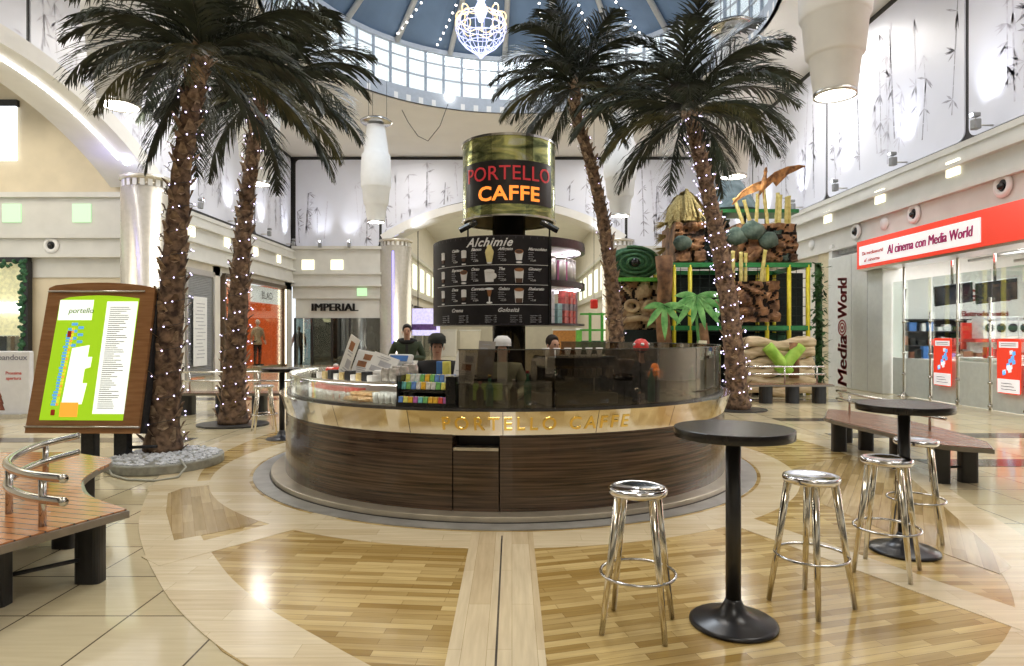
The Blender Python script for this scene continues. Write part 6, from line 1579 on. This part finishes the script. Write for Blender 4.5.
# ================================================================== PEOPLE
def skin_mesh(nodes, edges, radii, sub=2):
    me = bpy.data.meshes.new('t'); me.from_pydata([Vector(n) for n in nodes], edges, []); me.update()
    o = bpy.data.objects.new('t', me); col.objects.link(o)
    s_ = o.modifiers.new('s', 'SKIN'); sv = me.skin_vertices[0].data
    for i, r in enumerate(radii): sv[i].radius = r if isinstance(r, tuple) else (r, r); sv[i].use_root = (i == 0)
    s_.use_smooth_shade = True
    d = o.modifiers.new('d', 'SUBSURF'); d.levels = sub; d.render_levels = sub
    bpy.context.view_layer.update()
    out = bpy.data.meshes.new_from_object(o.evaluated_get(bpy.context.evaluated_depsgraph_get()))
    bpy.data.objects.remove(o); return out
def person(label, loc, rz, H, top, bottom, hair, cap=None, apron=None, arms=None, beard=False):
    t = thing('person', label, 'person', loc, rz); s = H/1.75
    arms = arms or [((-.20, 0, 1.40), (-.28, .03, 1.12), (-.20, -.22, 1.02)), ((.20, 0, 1.40), (.28, .03, 1.12), (.18, -.24, 1.04))]
    # facing -Y.  body one continuous skin
    N = [(0, 0, .95), (0, 0, 1.15), (0, .01, 1.34), (0, .005, 1.47), (0, -.01, 1.54), (0, -.02, 1.62), (0, -.01, 1.70)]
    Rr = [.11, .10, .07, .05, .055, (.072, .088), (.062, .075)]; E = [(0,1),(1,2),(2,3),(3,4),(4,5),(5,6)]
    for A in arms:
        i = len(N); N += list(A); Rr += [.036, .034, .03]; E += [(2, i), (i, i+1), (i+1, i+2)]
        w_ = Vector(A[2]); d = (w_-Vector(A[1])).normalized(); sd = d.cross(Vector((0, 0, 1))).normalized(); up = sd.cross(d)
        p = w_+d*.07; N.append(tuple(p)); Rr.append((.034, .018)); E.append((i+2, i+3)); h_ = i+3
        for q, ln in ((-.028, .055), (-.010, .07), (.010, .066), (.028, .05)):
            j = len(N); a_ = p+d*.03+sd*q; N += [tuple(a_), tuple(a_+d*ln*.5-up*.008), tuple(a_+d*ln-up*.025)]; Rr += [.010, .009, .007]; E += [(h_, j), (j, j+1), (j+1, j+2)]
        j = len(N); sg_ = 1 if A[2][0] < 0 else -1; a_ = w_+d*.04+sd*.035*sg_; N += [tuple(a_), tuple(a_+d*.035+sd*.018*sg_)]; Rr += [.011, .009]; E += [(i+2, j), (j, j+1)]
    for x in (-.09, .09):
        i = len(N); N += [(x, 0, .90), (x*1.1, -.01, .50), (x*1.1, .02, .08), (x*1.15, -.13, .03)]; Rr += [.085, .058, .04, .035]; E += [(0, i), (i, i+1), (i+1, i+2), (i+2, i+3)]
    me = skin_mesh(N, E, Rr, 2); me.materials.append(skin); body = bpy.data.objects.new('body', me); col.objects.link(body); body.parent = t
    mb = MB(); mb.ball((0, -.115, 1.605), .016, sub=1, sc=(.8, 1.3, 1.5))
    for x in (-.085, .085): mb.ball((x, .0, 1.61), .022, sub=1, sc=(.4, .8, 1.3))
    mb.build('nose_and_ears', skin, t)
    mb = MB()
    for x in (-.032, .032): mb.ball((x, -.098, 1.63), .011, sub=1)
    mb.build('eyes', blackg, t); MB().box((0, -.100, 1.565), (.045, .012, .008)).build('mouth', mat('lips', (.4, .12, .1), .5, noise=.1), t)
    NT = [(0, 0, .88), (0, 0, 1.12), (0, .01, 1.36), (0, .005, 1.47)]; RT = [(.175, .13), (.16, .12), (.17, .125), (.082, .078)]; ET = [(0,1),(1,2),(2,3)]
    for A in arms:
        i = len(NT); A2 = [Vector(a) for a in A]; NT += [tuple(A2[0]), tuple(A2[1]), tuple(A2[1].lerp(A2[2], .92))]; RT += [.078, .062, .05]; ET += [(2, i), (i, i+1), (i+1, i+2)]
    me = skin_mesh(NT, ET, RT, 2); me.materials.append(top); o = bpy.data.objects.new('jacket' if not apron else 'shirt', me); col.objects.link(o); o.parent = t
    NL = [(0, 0, .96)]; RL = [(.15, .12)]; EL = []
    for x in (-.09, .09): i = len(NL); NL += [(x, 0, .85), (x*1.1, -.01, .5), (x*1.1, .02, .12)]; RL += [.10, .075, .065]; EL += [(0, i), (i, i+1), (i+1, i+2)]
    me = skin_mesh(NL, EL, RL, 2); me.materials.append(bottom); o = bpy.data.objects.new('trousers', me); col.objects.link(o); o.parent = t
    mb = MB()
    for x in (-.10, .10): mb.ball((x*1.1, -.06, .045), .08, sub=2, sc=(.65, 1.7, .6))
    mb.build('shoes', blackm, t)
    mb = MB(); mb.ball((0, .020, 1.670), .098, sub=3, sc=(.86, 1.0, .95))
    o = mb.build('hair', hair, t)
    for v in o.data.vertices:
        if v.co.y < -.045 and v.co.z < 1.70: v.co.y = -.045
    if cap:
        c = MB(); c.lathe([(.108, 1.675), (.112, 1.71), (.105, 1.76), (.06, 1.80), (0, 1.805)], n=24); c.lathe([(.108, 1.672), (.112, 1.672), (.112, 1.682), (.108, 1.682)], n=24)
        if cap[1]: c.prism([(.09*math.cos(a), -.09-.08*math.sin(a)) for a in [PI*i/10 for i in range(11)]], 1.676, 1.685)
        c.build('cap', cap[0], t)
    if apron:
        A_ = MB(); A_.arc(.185, .195, FA-R(55), FA+R(55), .60, 1.32, 14); o = A_.build('apron', apron, t); o.scale = (1, .82, 1)
    t.scale = (s, s, s); return t
hood = mat('parka_green', (.045, .065, .035), .8, noise=.2)
darkhair = mat('hair_dark', (.02, .014, .01), .6, noise=.3)
p1 = person('standing customer in a dark green parka behind the counter, looking down', (wx(407, 11.75), 11.75, 0), R(8), 1.80, hood, mat('jeans_dark', (.03, .04, .07), .8, noise=.2), darkhair, arms=[((-.20, 0, 1.40), (-.30, .02, 1.14), (-.10, -.24, 1.12)), ((.20, 0, 1.40), (.30, .02, 1.14), (.06, -.26, 1.16))])
mb = MB(); pts = [(.14*math.cos(a), .03+.10*math.sin(a), 1.45+.02*math.sin(a)) for a in [2*PI*i/20 for i in range(20)]]; mb.tube(pts, .04, 8, closed=True); mb.build('fur_collar', mat('fur_black', (.012, .012, .012), .9, noise=.4), p1); MB().box((0, -.128, 1.17), (.05, .02, .44)).build('jacket_opening', blackm, p1)
person('barista with black cap bending over the counter behind the candy rack', (wx(437, 6.95), 6.95, .065), R(10), 1.53, mat('shirt_black', (.015, .015, .017), .8, noise=.2), ccol[0], darkhair, cap=(mat('cap_black', (.015, .018, .016), .7, noise=.2), True))
p3 = person('barista in pale green top and tall white cap behind the smoked glass', (wx(503, 7.35), 7.0, .065), R(-5), 1.50, mat('shirt_pale', (.45, .48, .36), .8, noise=.15), ccol[0], darkhair, cap=(mat('cap_white', (.8, .8, .8), .6, noise=.05), False))
p4 = person('barista with black and white striped apron behind the smoked glass', (wx(553, 7.45), 7.45, .065), R(30), 1.55, ccol[0], ccol[0], darkhair, apron=ccol[0])
mb = MB()
for i in range(5): mb.arc(.196, .200, FA-R(30), FA+R(5), .95+i*.07, .975+i*.07, 6)
o = mb.build('apron_stripes', mat('stripe_white', (.7, .7, .7), .6, noise=.05), p4); o.scale = (1, .84, 1)
p5 = person('person behind the right part of the smoked glass wearing a red and white cap', (wx(641, 8.6), 8.6, .065), R(200), 1.44, ccol[0], ccol[0], darkhair)
c = MB(); c.lathe([(.118, 1.63), (.128, 1.68), (.118, 1.76), (.07, 1.81), (0, 1.825)], n=20); c = c.build('cap', mat('cap_red', (.75, .06, .05), .4, noise=.1), p5)
c = MB(); 
for q in range(5): c.ball((.11*math.cos(q*1.3+3.6), .11*math.sin(q*1.3+3.6), 1.73), .035, sub=2, sc=(1, 1, .8))
c.build('cap_patches', mat('cap_white', (.8, .8, .8)), p5)

# ================================================================== ROOM BEHIND THE CAMERA
struct(MB().box((-1, -9, 5.3), (30, .3, 10.8)).build('wall_rear', cream))
mb = MB()
for x in (-9, -3.2, 3.0, 9): mb.box((x, -8.8, 1.9), (4.6, .1, 3.6))
struct(mb.build('wall_rear_shopfronts', mat('rear_glass', (.03, .03, .035), .15, noise=.3)))
struct(MB().box((-13.5, 2, 2.9), (.3, 14, 5.8)).build('wall_left_near', cream)); struct(MB().box((-16, -3, 5.3), (.3, 13, 10.8)).build('wall_left_rear', cream))
struct(MB().box((XR+.4, -2.2, 2.1), (.3, 13.4, 4.3)).build('wall_right_near', mat('rear_glass2', (.25, .25, .26), .2, noise=.3)))
struct(MB().box((-26, 14, 5), (.3, 14, 10)).build('wall_left_corridor_end', cream))
struct(MB().box((-1.0, -6.5, PT+.3), (32, 6, .3)).build('ceiling_rear', ceil_m)); struct(MB().box((-21, 14, 10.1), (12, 14, .2)).build('ceiling_left_corridor', ceil_m))
# ================================================================== LIGHTS
for i, (x, y) in enumerate(((-6, 3), (6, 3), (-8, 10), (8, 10), (-8.6, 20), (8.6, 20), (-5, 29.5), (5, 29.5), (0, 8), (0, -4))):
    light('AREA', 'overhead_light', (x, y, PT-.05), 190, (1, .96, .90), 2.6, 2.6)  # unseen area lights added under the ceiling to brighten the hall
light('AREA', 'dome_daylight', (DC.x, DC.y, 15.8), 700, (.85, .92, 1), 4)
light('AREA', 'corridor_lamp', (-16, 15, 8.5), 330, (1, .93, .80), 5, 8)
light('AREA', 'corridor_lamp', (0, 44, 8.8), 500, (1, .95, .84), 6, 14)
